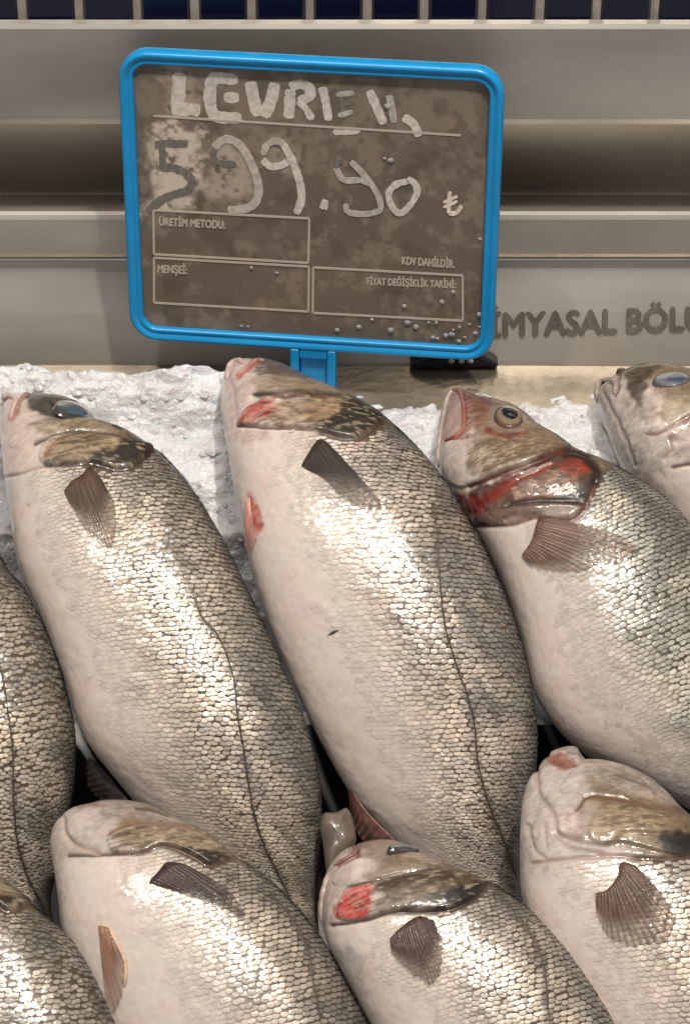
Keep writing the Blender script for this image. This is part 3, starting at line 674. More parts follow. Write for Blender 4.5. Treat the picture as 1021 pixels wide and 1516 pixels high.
B.fin('pelvic_fin', z([(175, 800), (190, 790)]), z([(165, 1060), (190, 1100), (222, 1040)]), (206, 146, 134), ray_light=1.1, tipfade=0.1, rays_n=6)
B.fin('anal_fin', [(512, 1160), (545, 1205), (585, 1245)], [(516, 1190), (530, 1240), (560, 1262)], (112, 80, 74), hfree=(12, 4), rays_n=9, tipfade=0.25)
B.lip(z([(58, 150), (72, 78), (118, 50), (165, 80)]), 1.5, (206, 178, 170))
B.lip(z([(112, 132), (165, 92), (215, 50), (260, 52)]), 1.2, (176, 132, 122))
B.tail()

# ---- C: bass with open gill cover, right of the sign
stC = [(663, 590, 676, 573), (655, 620, 722, 588), (649, 655, 768, 606), (650, 700, 818, 640), (672, 735, 864, 667), (703, 780, 918, 693), (740, 850, 985, 738),
       (770, 935, 1045, 805), (795, 1030, 1095, 890), (848, 1102, 1130, 985), (925, 1152, 1160, 1080), (1015, 1196, 1190, 1160), (1110, 1250, 1220, 1230)]
H1C = [-4, 8, 20, 30, 35, 37, 35, 31, 24, 15, 5, -6, -16]
z = zoomed(640, 560, 3.19)
featC = [
 ('head', z([(-80, 560), (60, 560), (200, 695), (350, 695), (500, 655), (680, 665), (725, 595), (790, 455), (840, 400), (700, 230), (300, -40), (-80, -40)])),
 ('plate', z([(60, 440), (100, 500), (180, 510), (320, 450), (460, 395), (580, 345), (640, 330), (500, 250), (300, 280), (150, 290), (60, 310)]), 2.6),
 ('plate', z([(180, 560), (300, 500), (430, 440), (580, 375), (690, 365), (760, 400), (765, 470), (715, 560), (600, 585), (450, 605), (260, 640)]), -1.0),
 ('plate', z([(210, 640), (420, 592), (560, 578), (700, 592), (712, 625), (640, 662), (480, 650), (330, 690), (205, 690)]), 1.6),
 ('paint', z([(40, 310), (150, 300), (190, 430), (190, 510), (90, 520), (20, 420)]), (204, 184, 172), 0.85, 8, 0.2),
 ('paint', z([(200, 310), (470, 285), (590, 330), (450, 395), (280, 455), (180, 440)]), (142, 112, 78), 0.8, 6),
 ('paint', z([(150, 70), (270, 100), (260, 200), (190, 260), (130, 285), (140, 180)]), (112, 68, 54), 0.85),
 ('paint', z([(60, 80), (130, 60), (150, 150), (145, 255), (50, 290), (40, 200)]), (190, 140, 126), 0.8, 4, 0.2),
 ('paint', z([(250, 170), (300, 120), (400, 130), (460, 190), (430, 260), (330, 262), (262, 230)]), (150, 122, 100), 0.8, 4),
 ('paint', z([(245, 225), (330, 262), (430, 258), (440, 282), (340, 290), (255, 262)]), (112, 44, 30), 0.85, 3, 0.3),
 ('paint', z([(180, 35), (380, 115), (560, 240), (780, 370), (900, 415), (780, 402), (650, 330), (500, 235), (440, 180), (300, 110)]), (84, 74, 64), 0.85, 4),
 ('paint', z([(170, 540), (300, 480), (460, 402), (590, 350), (720, 360), (785, 430), (770, 520), (715, 600), (560, 640), (400, 660), (220, 690)]), (54, 30, 22), 0.95, 4, 0.15),
 ('paint', z([(250, 600), (380, 500), (560, 420), (700, 430), (640, 540), (450, 570)]), (128, 84, 60), 0.7),
 ('paint', z([(220, 650), (420, 600), (640, 600), (640, 650), (480, 645), (330, 685)]), (140, 100, 80), 0.8),
 ('paint', z([(100, 540), (230, 545), (330, 480), (440, 430), (370, 520), (270, 590), (210, 660), (150, 620)]), (116, 24, 18), 0.85, 5, 0.3),
 ('paint', z([(590, 400), (690, 365), (765, 405), (740, 450), (630, 450)]), (138, 46, 30), 0.85, 4),
 ('paint', z([(590, 372), (640, 328), (740, 368), (790, 440), (772, 520), (722, 575), (640, 575), (560, 565), (690, 525), (742, 450), (720, 395), (650, 370)]), (22, 12, 9), 0.96, 4, 0.1),
 ('flecks', z([(250, 600), (380, 500), (560, 420), (700, 430), (640, 560), (450, 590)])),
 ('flecks', z([(200, 310), (470, 285), (590, 330), (450, 395), (280, 455), (180, 440)]), (92, 72, 50), 0.7),
 ('groove', z([(175, 512), (320, 452), (460, 402), (580, 352), (650, 335)]), 3.2, 2.6, (78, 30, 22)),
 ('groove', z([(280, 570), (400, 475), (560, 405)]), 3, 1.3, (130, 48, 32)),
 ('groove', z([(350, 602), (450, 577), (560, 577), (690, 582)]), 2.5, 1.8, (34, 22, 18)),
 ('groove', z([(200, 695), (350, 694), (500, 652), (640, 668), (716, 612), (772, 490)]), 2.3, 1.8, (92, 48, 38)),
 ('groove', z([(772, 490), (792, 432), (742, 368), (640, 333)]), 2.6, 2.0, (34, 22, 18)),
 ('groove', z([(140, 70), (150, 180), (120, 270), (55, 292)]), 2.2, 1.4, (150, 60, 50)),
]
Cf = Fish('x', stC, H1C, T1[:9] + [25, 22, 18, 13], vb=0.28, tint=(0.86, 0.92, 0.90), seed=3)
Cf.root['label'] = 'sea bass with a dark clear eye and bloody open gill cover showing red'
apply(Cf, featC); Cf.build(gold=0.3, bright=0.85)
Cf.eye(z([(358, 188)])[0], z([(430, 205)])[0], z([(350, 242)])[0], (128, 108, 88), (88, 66, 52), 0.52, 0.22, poff=(0.04, -0.06))
Cf.fin('pectoral_fin', z([(425, 835), (470, 770), (502, 668), (560, 680)]), z([(470, 890), (640, 920), (820, 890), (985, 830), (900, 750), (730, 690)]), (112, 88, 76), ray_light=1.25, tipfade=0.4)
Cf.lip(z([(92, 52), (62, 120), (42, 230), (30, 330), (28, 420)]), 1.3, (176, 160, 152))
Cf.lip(z([(92, 52), (128, 70), (146, 150), (140, 250), (60, 292)]), 1.0, (150, 96, 84))
Cf.tail()

# ---- D: far bass with blue cloudy eye, behind C
stD = [(884, 574, 926, 545), (883, 606, 968, 543), (895, 634, 1015, 545), (912, 672, 1072, 568), (940, 715, 1122, 612), (985, 772, 1172, 672), (1030, 850, 1222, 765),
       (1085, 950, 1272, 880), (1145, 1060, 1295, 1010), (1210, 1150, 1295, 1130)]
z = zoomed(860, 530, 6.342)
featD = [
 ('head', z([(-150, 1150), (420, 1120), (860, 1035), (1100, 965), (1400, 800), (1400, -80), (-150, -80)])),
 ('paint', z([(100, 200), (420, 200), (500, 480), (700, 640), (860, 700), (860, 1030), (400, 1150), (60, 700)]), (172, 163, 156), 0.9, 8, 0.3),
 ('paint', z([(340, 100), (420, 60), (720, 60), (620, 180), (610, 300), (540, 340), (560, 450), (480, 400), (430, 300), (420, 180)]), (58, 47, 38), 0.92, 4, 0.15),
 ('paint', z([(520, 380), (720, 320), (720, 600), (560, 600), (500, 500)]), (140, 122, 106), 0.55, 6),
 ('paint', z([(720, 420), (1021, 340), (1100, 480), (900, 620), (760, 640)]), (184, 160, 118), 0.85, 6),
 ('paint', z([(830, 690), (1021, 540), (1250, 500), (1250, 700), (900, 790), (820, 760)]), (138, 96, 76), 0.7, 6),
 ('paint', z([(840, 860), (960, 820), (1100, 820), (1100, 960), (900, 1000)]), (156, 134, 122), 0.5, 6),
 ('groove', z([(600, 710), (720, 700), (850, 640), (1000, 540), (1150, 480)]), 1.8, 1.6, (128, 100, 86)),
 ('groove', z([(820, 760), (850, 860), (760, 940)]), 1.8, 1.0, (160, 130, 118)),
 ('groove', z([(860, 1032), (1000, 1000), (1150, 950)]), 2.4, 1.6, (86, 62, 52)),
 ('groove', z([(190, 300), (300, 520), (420, 780), (500, 1000)]), 2.6, 1.6, (150, 138, 130)),
 ('groove', z([(345, 160), (340, 300), (310, 350)]), 2.2, 1.8, (110, 88, 78)),
]
Df = Fish('x', stD, [h - 14 for h in H1], T1, vb=0.40, notch=[(0.48, 0.10, -2, 22, 0.5)], tint=(1, 1, 1), fine=True, seed=4)
Df.root['label'] = 'pale sea bass with large cloudy blue eye, behind the open-gilled fish'
apply(Df, featD); Df.build()
Df.eye(z([(850, 205)])[0], z([(1040, 196)])[0], z([(845, 280)])[0], (104, 110, 118), (84, 78, 72), 0.55, 0.03, cloudy=(60, 67, 84), poff=(0.2, 0))
Df.lip(z([(145, 420), (150, 280), (200, 215), (290, 215), (325, 260), (305, 335)]), 1.5, (150, 138, 130))
Df.lip(z([(400, 100), (350, 135), (355, 240), (335, 345)]), 1.3, (110, 94, 84))
Df.tail()

# ---- E: left edge, scaly back turned to the picture
stE = np.array(stA, float) + np.array([-337, 25, -337, 25])
dor = [None] * 5 + [(-45, 742), (10, 838), (40, 876), (80, 960), (108, 1065), (110, 1150), (98, 1225), (84, 1290), (76, 1340), (90, 1400)]
for i, dxy in enumerate(dor):
    if dxy: stE[i, 2:] = dxy
stE[10:, :2] = [(-150, 1180), (-95, 1250), (-40, 1310), (10, 1360), (40, 1410)]
E = Fish('x', stE, H1, T1, vb=0.34, fine=False, tint=(1.0, 0.98, 0.93), seed=5)
E.root['label'] = 'sea bass showing only its dark scaly back and lateral line beside the clouded-eye fish'
E.lateral = [(-8, 930), (2, 994), (17, 1086), (23, 1220), (38, 1289), (61, 1338), (80, 1380)]
apply(E, shift(featA[:13], -337, 25)); E.build()
E.tail()

# ---- F: second row, pale bass with folded pectoral
stF = [(100, 1206, 162, 1184), (80, 1228, 208, 1196), (74, 1252, 262, 1211), (80, 1287, 312, 1237), (86, 1327, 352, 1269), (92, 1377, 402, 1304), (112, 1440, 454, 1359),
       (145, 1516, 502, 1430), (185, 1600, 547, 1515), (235, 1690, 580, 1610), (300, 1780, 600, 1720), (370, 1860, 600, 1830), (450, 1940, 590, 1930), (530, 2000, 605, 2010)]
z = zoomed(60, 1160, 3.19)
featF = [
 ('head', z([(-80, 340), (150, 338), (350, 332), (480, 330), (560, 300), (680, 330), (790, 388), (905, 355), (960, 300), (700, 60), (200, -60), (-80, -30)])),
 ('plate', z([(330, 240), (430, 192), (560, 186), (700, 202), (800, 250), (902, 345), (800, 382), (740, 345), (600, 290), (480, 325), (340, 326)]), 2.2),
 ('plate', z([(110, 190), (200, 110), (340, 120), (360, 220), (320, 300), (180, 300)]), 1.6, 8),
 ('paint', z([(-60, 60), (240, 40), (360, 130), (380, 240), (320, 330), (-60, 360)]), (206, 184, 172), 0.85, 8, 0.2),
 ('paint', z([(340, 240), (450, 198), (600, 205), (760, 240), (850, 310), (750, 320), (600, 280), (430, 302)]), (168, 138, 104), 0.9),
 ('paint', z([(570, 292), (690, 300), (760, 320), (890, 345), (800, 386), (740, 358), (640, 312)]), (30, 24, 20), 0.95, 3, 0.1),
 ('paint', z([(240, 50), (450, 100), (740, 190), (560, 180), (430, 170), (300, 160)]), (168, 148, 134), 0.8),
 ('paint', z([(700, 200), (800, 245), (905, 340), (860, 320), (760, 240)]), (110, 96, 80), 0.8, 3),
 ('flecks', z([(330, 240), (430, 192), (560, 186), (700, 202), (800, 250), (902, 345), (800, 382), (740, 345), (600, 290), (480, 325), (340, 326)])),
 ('groove', z([(325, 245), (430, 196), (560, 189), (700, 206)]), 2.4, 1.4, (124, 88, 68)),
 ('groove', z([(130, 338), (350, 331), (480, 328), (560, 294), (650, 313), (740, 360), (800, 388), (892, 356)]), 2.2, 1.7, (84, 62, 52)),
 ('groove', z([(450, 118), (520, 126), (600, 150)]), 2.0, 0.8, (62, 52, 46)),
 ('groove', z([(110, 160), (125, 240), (180, 295), (270, 325)]), 3.0, 1.4, (176, 152, 140), 0.7),
 ('groove', z([(180, 110), (240, 90), (300, 110)]), 2.0, 0.9, (160, 120, 108), 0.7),
]
Ff = Fish('x', stF, H2, T2, vb=0.44, tint=(1, 0.98, 0.95), seed=6)
Ff.root['label'] = 'second-row sea bass with pale blunt snout, narrow folded dark pectoral and pink pelvic fin'
Ff.lateral = [(400, 1322), (432, 1362), (456, 1409), (463, 1451), (475, 1516)]
apply(Ff, featF); Ff.build(gold=0.5)
Ff.fin('pectoral_fin', z([(515, 468), (560, 420), (600, 380), (680, 385)]), z([(700, 530), (800, 570), (900, 610), (975, 652), (955, 580), (900, 510)]), (62, 46, 41), ray_light=1.3, tipfade=0.05, rays_n=10)
Ff.fin('pelvic_fin', z([(280, 670), (325, 680)]), z([(320, 1040), (360, 1120), (395, 980), (405, 850)]), (146, 108, 90), ray_light=1.15, tipfade=0.15, rays_n=7)
Ff.lip(z([(295, 668), (345, 725), (392, 820), (404, 880), (398, 960)]), 0.9, (206, 176, 154))
Ff.tail()

# ---- G: second row, red gill
stG = [(492, 1282, 546, 1248), (480, 1304, 602, 1253), (475, 1332, 652, 1274), (477, 1367, 702, 1295), (487, 1402, 747, 1319), (510, 1447, 797, 1358), (545, 1510, 862, 1421),
       (590, 1590, 922, 1510), (640, 1680, 965, 1610), (700, 1770, 995, 1715), (770, 1850, 1010, 1815), (840, 1930, 1010, 1910), (920, 2000, 1010, 2000)]
z = zoomed(460, 1180, 3.646)
featG = [
 ('head', z([(-60, 720), (120, 692), (280, 662), (420, 632), (560, 622), (720, 608), (800, 602), (885, 545), (970, 470), (930, 360), (500, 160), (-60, 220)])),
 ('plate', z([(200, 480), (350, 450), (520, 410), (700, 380), (800, 395), (962, 468), (892, 534), (742, 603), (600, 612), (450, 612), (300, 656), (150, 650)]), 2.6),
 ('plate', z([(120, 470), (230, 470), (520, 402), (700, 370), (560, 330), (400, 330), (250, 330), (150, 380)]), 1.4),
 ('paint', z([(40, 340), (200, 330), (240, 460), (160, 560), (120, 680), (0, 700)]), (200, 174, 162), 0.85, 6, 0.25),
 ('paint', z([(230, 250), (480, 245), (700, 335), (560, 330), (400, 330), (250, 330)]), (140, 120, 110), 0.85),
 ('paint', z([(250, 450), (450, 372), (680, 352), (600, 390), (400, 432)]), (174, 150, 126), 0.85),
 ('paint', z([(330, 470), (520, 415), (720, 385), (950, 465), (890, 530), (740, 602), (450, 612), (420, 560)]), (66, 53, 42), 0.9),
 ('paint', z([(300, 645), (400, 550), (500, 490), (690, 470), (640, 520), (480, 602)]), (166, 142, 112), 0.8),
 ('paint', z([(630, 592), (720, 520), (940, 465), (880, 540), (740, 605)]), (14, 12, 11), 0.97, 3, 0.05),
 ('paint', z([(140, 645), (165, 545), (240, 488), (335, 488), (335, 560), (285, 652)]), (190, 26, 22), 0.9, 5, 0.25),
 ('flecks', z([(200, 480), (350, 450), (520, 410), (700, 380), (800, 395), (962, 468), (892, 534), (742, 603), (600, 612), (450, 612), (300, 656), (150, 650)])),
 ('groove', z([(235, 265), (245, 310), (150, 368)]), 2.4, 2.0, (122, 78, 68)),
 ('groove', z([(200, 488), (330, 462), (520, 412), (720, 384), (800, 398)]), 2.3, 1.6, (68, 52, 46)),
 ('groove', z([(110, 694), (280, 664), (420, 628), (600, 616), (740, 609), (885, 545), (945, 478)]), 2.3, 1.9, (50, 40, 35)),
 ('paint', z([(110, 800), (250, 830), (300, 1000), (240, 1120), (130, 920)]), (160, 154, 150), 0.7, 9, 0.2),
]
Gf = Fish('x', stG, H2, T2, vb=0.31, tint=(0.98, 0.97, 0.93), seed=7)
Gf.root['label'] = 'second-row sea bass with a bright red patch on its gill and short fan pectoral fin'
Gf.lateral = [(740, 1328), (753, 1342), (787, 1387), (804, 1433), (813, 1516)]
apply(Gf, featG); Gf.build(gold=0.5)
Gf.eye(z([(500, 283)])[0], z([(588, 292)])[0], z([(500, 303)])[0], (46, 62, 76), (60, 58, 56), 0.5, 0.15, cloudy=(30, 42, 56))
Gf.fin('pectoral_fin', z([(428, 765), (490, 705), (580, 650), (660, 670)]), z([(440, 850), (550, 965), (655, 1028), (712, 930), (712, 780)]), (78, 58, 52), ray_light=1.4, tipfade=0.1)
Gf.pillow('lower_jaw', [(478, 1250), (473, 1220), (480, 1204), (498, 1203), (514, 1196), (524, 1222), (526, 1250), (505, 1275), (486, 1300)], 22, 7, (104, 92, 82))
Gf.lip(z([(232, 262), (238, 300), (190, 335), (125, 372)]), 1.1, (128, 88, 78))
Gf.lip(z([(105, 400), (75, 480), (58, 580), (62, 680)]), 1.3, (168, 146, 136))
Gf.tail()

# ---- H: second row right, open pink mouth
stH = [(806, 1121, 852, 1108), (782, 1153, 906, 1136), (772, 1191, 966, 1157), (769, 1236, 1016, 1202), (769, 1281, 1060, 1242), (773, 1331, 1105, 1287), (792, 1400, 1150, 1360),
       (830, 1480, 1190, 1450), (880, 1570, 1225, 1550), (940, 1660, 1250, 1660), (1020, 1750, 1265, 1770), (1110, 1840, 1270, 1870), (1190, 1930, 1275, 1960)]
z = zoomed(760, 1080, 3.912)
featH = [
 ('head', z([(-60, 780), (100, 775), (300, 765), (560, 740), (700, 745), (900, 745), (1021, 725), (1250, 700), (1250, 380), (700, 60), (250, -60), (-60, 200)])),
 ('plate', z([(260, 360), (390, 385), (370, 460), (250, 560), (330, 640), (560, 672), (640, 602), (900, 602), (1000, 560), (960, 480), (700, 410), (480, 260), (350, 240)]), 1.8),
 ('plate', z([(200, 160), (270, 65), (370, 110), (360, 190), (250, 138)]), 1.4),
 ('plate', z([(430, 600), (520, 450), (760, 440), (960, 495), (1150, 620), (1021, 725), (900, 722), (640, 655), (500, 670)]), 1.5),
 ('paint', z([(-40, 100), (270, 40), (400, 110), (420, 380), (260, 520), (330, 640), (700, 720), (-40, 780)]), (206, 186, 175), 0.9, 8, 0.2),
 ('paint', z([(400, 120), (800, 270), (980, 430), (760, 400), (520, 330), (420, 260)]), (178, 158, 142), 0.85, 5),
 ('paint', z([(430, 600), (520, 470), (700, 470), (880, 520), (800, 620), (620, 655)]), (176, 142, 98), 0.9),
 ('paint', z([(270, 500), (380, 470), (420, 600), (340, 630)]), (192, 156, 144), 0.7, 6),
 ('paint', z([(820, 640), (900, 595), (1021, 605), (1150, 620), (1021, 725), (900, 722)]), (15, 13, 12), 0.97, 4, 0.08),
 ('paint', z([(185, 165), (250, 138), (355, 190), (290, 234), (238, 218)]), (146, 92, 76), 0.92, 3, 0.2),
 ('flecks', z([(430, 600), (520, 450), (760, 450), (900, 520), (800, 620), (620, 655)])),
 ('groove', z([(215, 170), (280, 195), (340, 195)]), 4, 3.0, (120, 70, 56), 0.6),
 ('groove', z([(130, 230), (150, 390), (230, 480), (260, 600), (380, 650)]), 3.4, 2.0, (156, 138, 128), 0.7),
 ('groove', z([(85, 560), (110, 680), (180, 745)]), 3.0, 1.3, (168, 150, 140), 0.6),
 ('groove', z([(235, 600), (330, 690), (500, 722)]), 2.8, 1.3, (158, 138, 128), 0.7),
 ('groove', z([(180, 560), (190, 690)]), 2.8, 1.0, (176, 156, 146), 0.6),
 ('groove', z([(365, 462), (430, 396), (560, 404), (760, 438), (965, 492)]), 3.8, 1.6, (104, 74, 54)),
 ('groove', z([(310, 145), (430, 152)]), 2.5, 0.5, (100, 88, 80), 0.7),
 ('groove', z([(590, 262), (680, 292), (795, 342)]), 2.2, 0.8, (96, 82, 74), 0.8),
 ('groove', z([(100, 775), (300, 756), (560, 734), (700, 740)]), 2.2, 1.4, (160, 134, 122), 0.8),
 ('groove', z([(700, 742), (900, 752), (1021, 728), (1150, 660)]), 2.4, 1.8, (70, 50, 42)),
]
Hf = Fish('x', stH, [h - 2 for h in H2], T2, vb=0.30, notch=None, tint=(1, 0.97, 0.92), seed=8)
Hf.root['label'] = 'second-row sea bass with open pink mouth, wrinkled white chin and wide ribbed pectoral fin'
apply(Hf, featH); Hf.build(gold=0.7)
Hf.fin('pectoral_fin', z([(475, 950), (540, 930), (600, 850), (620, 775), (700, 790)]), z([(480, 1080), (560, 1220), (720, 1270), (900, 1240), (935, 1110), (870, 960)]), (92, 70, 60), ray_light=2.0, tipfade=0.3, rays_n=18)
Hf.tail()

# ---- I: bottom left corner, shoulder only
stI = np.array(stF, float) + np.array([-297, 68, -297, 68])
dor = [None] * 3 + [(0, 1302), (58, 1347), (110, 1395), (156, 1475), (190, 1560), (225, 1640)]
for i, dxy in enumerate(dor):
    if dxy: stI[i, 2:] = dxy
If = Fish('x', stI, [h + 8 for h in H2], T2, vb=0.40, fine=False, tint=(0.95, 0.96, 0.9), seed=9)
If.root['label'] = 'sea bass cut off at the lower corner, olive shoulder scales and dark gill tip showing'
apply(If, shift(featF, -297, 68)); If.build(gold=0.8, bright=0.8)
If.tail()

# small brown fleck on the belly of the centre fish
p, n = B.locate([(484, 941), (494, 938), (503, 932), (493, 934)])
org = p[1]
cen = p.mean(0) + n.mean(0) * 0.0012
V = np.vstack([p + n * 0.0005, [cen], [p.mean(0) - n.mean(0) * 0.0002]]) - org
fl = mesh_obj('brown_fleck', V, [(0, 1, 4), (1, 2, 4), (2, 3, 4), (3, 0, 4), (1, 0, 5), (2, 1, 5), (3, 2, 5), (0, 3, 5)], M_FLECK)
fl.location = org; fl['label'] = 'tiny brown fleck on the white belly of the fish before the sign'; fl['category'] = 'fleck'

# ------------------------------------------------------------------ price sign
PSI, TAU = rad(7.2), rad(3)
SO = on_bed(np.array(465.0), np.array(578.0), -0.020)
SR = np.array([math.cos(PSI), -math.sin(PSI), 0]); SU = np.array([0, math.sin(TAU), math.cos(TAU)])
SU = SU - SR * (SU @ SR); SU /= np.linalg.norm(SU); SN = np.cross(SR, SU)
def sg(px, py):
    P = on_plane(np.array(float(px)), np.array(float(py)), SO, SN) - SO; return np.array([P @ SR, P @ SU])
def sl(ab, c=0.0):                                   # sign plane coordinates -> offset from the sign's origin
    ab = np.asarray(ab, float); return ab[..., 0:1] * SR + ab[..., 1:2] * SU + np.asarray(c)[..., None] * SN if np.ndim(c) else ab[..., 0:1] * SR + ab[..., 1:2] * SU + c * SN
sign = empty('price_sign', SO, 'blue framed price sign with chalk lettering, standing on a stem behind the fish', 'sign')
a0, a1 = sg(185, 285)[0], sg(739, 315)[0]; b1, b0 = sg(460, 85)[1], sg(460, 515)[1]
def rrect(a0, b0, a1, b1, r, n=10):
    pts = []
    for cx, cy, s in ((a1 - r, b1 - r, 0), (a0 + r, b1 - r, 90), (a0 + r, b0 + r, 180), (a1 - r, b0 + r, 270)):
        for k in range(n + 1):
            t = rad(s + 90 * k / n); pts.append((cx + r * math.cos(t), cy + r * math.sin(t)))
    return np.array(pts)
FWD = 0.0066
mid = rrect(a0 + FWD / 2, b0 + FWD / 2, a1 - FWD / 2, b1 - FWD / 2, 0.0105)
tan = np.roll(mid, -1, 0) - np.roll(mid, 1, 0); tan /= np.linalg.norm(tan, axis=1)[:, None]; outn = np.stack([tan[:, 1], -tan[:, 0]], 1)
prof = [(-0.5, -0.55), (-0.5, 0.22), (-0.42, 0.36), (-0.28, 0.40), (-0.16, 0.30), (-0.05, 0.34), (0.15, 0.52), (0.34, 0.50), (0.47, 0.34), (0.5, 0.1), (0.5, -0.35), (0.4, -0.55)]
V = np.array([sl(mid + outn * (u * FWD), w_ * 0.008) for u, w_ in prof]).transpose(1, 0, 2)
F = np.vstack([grid_faces(len(mid), len(prof), True), np.array([[(len(mid) - 1) * len(prof) + j, (len(mid) - 1) * len(prof) + (j + 1) % len(prof), (j + 1) % len(prof), j] for j in range(len(prof))])])
mesh_obj('frame', V, F, M_BLUE, sign)
# panel: fine sheet with wiped chalk residue as its own colouring
na, nb = 300, 240
aa = np.linspace(a0 + 0.004, a1 - 0.004, na); bb = np.linspace(b0 + 0.004, b1 - 0.004, nb)
AA, BB = np.meshgrid(aa, bb, indexing='ij'); P = SO + sl(np.stack([AA, BB], -1), 0.0); X, Y = project(P)
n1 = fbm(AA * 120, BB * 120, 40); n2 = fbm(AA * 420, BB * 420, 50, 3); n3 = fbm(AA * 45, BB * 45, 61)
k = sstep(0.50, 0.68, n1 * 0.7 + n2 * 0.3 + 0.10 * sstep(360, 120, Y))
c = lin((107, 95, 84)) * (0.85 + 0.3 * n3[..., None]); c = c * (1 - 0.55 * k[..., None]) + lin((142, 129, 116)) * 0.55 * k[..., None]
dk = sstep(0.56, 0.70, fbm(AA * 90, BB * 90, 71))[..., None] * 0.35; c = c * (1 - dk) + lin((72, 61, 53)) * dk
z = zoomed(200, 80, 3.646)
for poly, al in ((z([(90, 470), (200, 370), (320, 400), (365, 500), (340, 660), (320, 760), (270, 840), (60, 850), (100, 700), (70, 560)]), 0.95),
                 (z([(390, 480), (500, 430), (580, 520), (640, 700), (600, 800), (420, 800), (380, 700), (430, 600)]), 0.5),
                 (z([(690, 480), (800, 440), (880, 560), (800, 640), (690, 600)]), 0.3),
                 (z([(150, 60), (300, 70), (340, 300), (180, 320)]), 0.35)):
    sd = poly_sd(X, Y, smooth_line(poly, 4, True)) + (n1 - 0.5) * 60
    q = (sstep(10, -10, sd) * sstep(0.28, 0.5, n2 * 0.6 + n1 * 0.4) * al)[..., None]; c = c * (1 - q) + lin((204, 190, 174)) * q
vig = sstep(8, 40, line_dist(X, Y, [(228, 450), (228, 410)]))
Vp = sl(np.stack([AA, BB], -1), 0.0).reshape(-1, 3); Vb = sl(np.array([(aa[0], bb[0]), (aa[-1], bb[0]), (aa[-1], bb[-1]), (aa[0], bb[-1])]), -0.0022)
n0 = len(Vp); cs = [0, (na - 1) * nb, na * nb - 1, nb - 1]
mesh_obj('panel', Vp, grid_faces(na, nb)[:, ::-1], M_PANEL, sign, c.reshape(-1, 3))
mesh_obj('panel_back', np.vstack([Vb, Vb + SN * 0.0015]), [(3, 2, 1, 0), (4, 5, 6, 7), (0, 1, 5, 4), (1, 2, 6, 5), (2, 3, 7, 6), (3, 0, 4, 7)], M_BLACK, sign, smooth=False)
# stem bracket
q = lambda px, py: sg(px, py)
bx = Boxes()
def sbox(ax0, bx0, ax1, bx1, c0, c1):
    bx.prism([sl(np.array([ax0, bx0]), c0), sl(np.array([ax1, bx0]), c0), sl(np.array([ax1, bx1]), c0), sl(np.array([ax0, bx1]), c0)], SN * (c1 - c0))
sa0, sa1 = q(431, 530)[0], q(498, 530)[0]; st_ = b0 + 0.0008; sb = st_ - 0.055; rw = 0.0042
sbox(sa0, sb, sa0 + rw, st_, -0.0045, 0.0042); sbox(sa1 - rw, sb, sa1, st_, -0.0045, 0.0042)
sbox(sa0 + rw, sb, sa1 - rw, st_ - 0.004, -0.003, 0.0005); sbox(sa0 + rw, st_ - 0.005, sa1 - rw, st_, -0.0045, 0.0036)
stem = mesh_obj('stem', bx.v, bx.f, M_BLUE, sign, smooth=False)
bv = stem.modifiers.new('bevel', 'BEVEL'); bv.width = 0.0009; bv.segments = 3
# printed rules and boxes
PXM = (a1 - a0) / 554.0
def ribbon(pts, wpx, c=0.0003, taper=True, jit=0.0, k=8):
    s = smooth_line(pts, k) if len(pts) > 2 else np.array([np.array(pts[0]) + (np.array(pts[1]) - np.array(pts[0])) * t for t in np.linspace(0, 1, 8)])
    L = np.array([sg(x, y) for x, y in s]); d = np.gradient(L, axis=0); d /= np.linalg.norm(d, axis=1)[:, None] + 1e-12; nn = np.stack([-d[:, 1], d[:, 0]], 1)
    n = len(L); wv = np.full(n, wpx * PXM / 2) * (1 + jit * RNG.normal(0, 1, n))
    if taper:                                       # round ends
        e = np.minimum(np.arange(n), np.arange(n)[::-1]); wv *= np.where(e == 0, 0.55, np.where(e == 1, 0.9, 1))
    le, ri = L + nn * wv[:, None], L - nn * wv[:, None]
    top = np.concatenate([sl(le, c), sl(L, c), sl(ri, c)]); low = np.concatenate([sl(le, -0.0002), sl(ri, -0.0002)])
    V = np.concatenate([top, low]); F = []
    for i in range(n - 1):
        F += [(i, i + 1, n + i + 1, n + i), (n + i, n + i + 1, 2 * n + i + 1, 2 * n + i), (i + 1, i, 3 * n + i, 3 * n + i + 1), (2 * n + i, 2 * n + i + 1, 4 * n + i + 1, 4 * n + i)]
    return V, F
def merge(parts):
    V, F = [], []
    for v, f in parts: F += [tuple(i + len(V) for i in q_) for q_ in f]; V += list(v)
    return np.array(V), F
V, F = merge([ribbon([(227, 171.5), (682, 200.5)], 3.0, taper=False)]); mesh_obj('printed_rule', V, F, M_PRINT, sign, smooth=False)
z3 = zoomed(200, 300, 3.646); z4 = zoomed(440, 330, 3.19)
for box in (z3([(100, 40), (940, 85), (935, 325), (103, 278)]), z3([(103, 297), (938, 345), (935, 588), (103, 540)]), z4([(75, 210), (780, 248), (781, 462), (73, 425)])):
    V, F = merge([ribbon([p_, q_], 3.2, taper=False) for p_, q_ in zip(box, box[1:] + box[:1])]); mesh_obj('printed_box', V, F, M_PRINT, sign, smooth=False)
def sp(px, py): return SO + sl(sg(px, py), 0.0002)
for s, ll, lr, ul in (('ÜRETİM METODU:', (236, 333), (333, 338), (236, 321)), ('MENŞEİ:', (234, 403), (277, 405), (234, 391)),
                      ('KDV DAHİLDİR.', (595, 391), (672, 396), (595, 379)), ('FİYAT DEĞİŞİKLİK TARİHİ:', (543, 421), (674, 426), (543, 410))):
    place_text('printed_text', s, sp(*ll), sp(*lr), sp(*ul), M_PRINT, sign, SN, bold=0.00025)
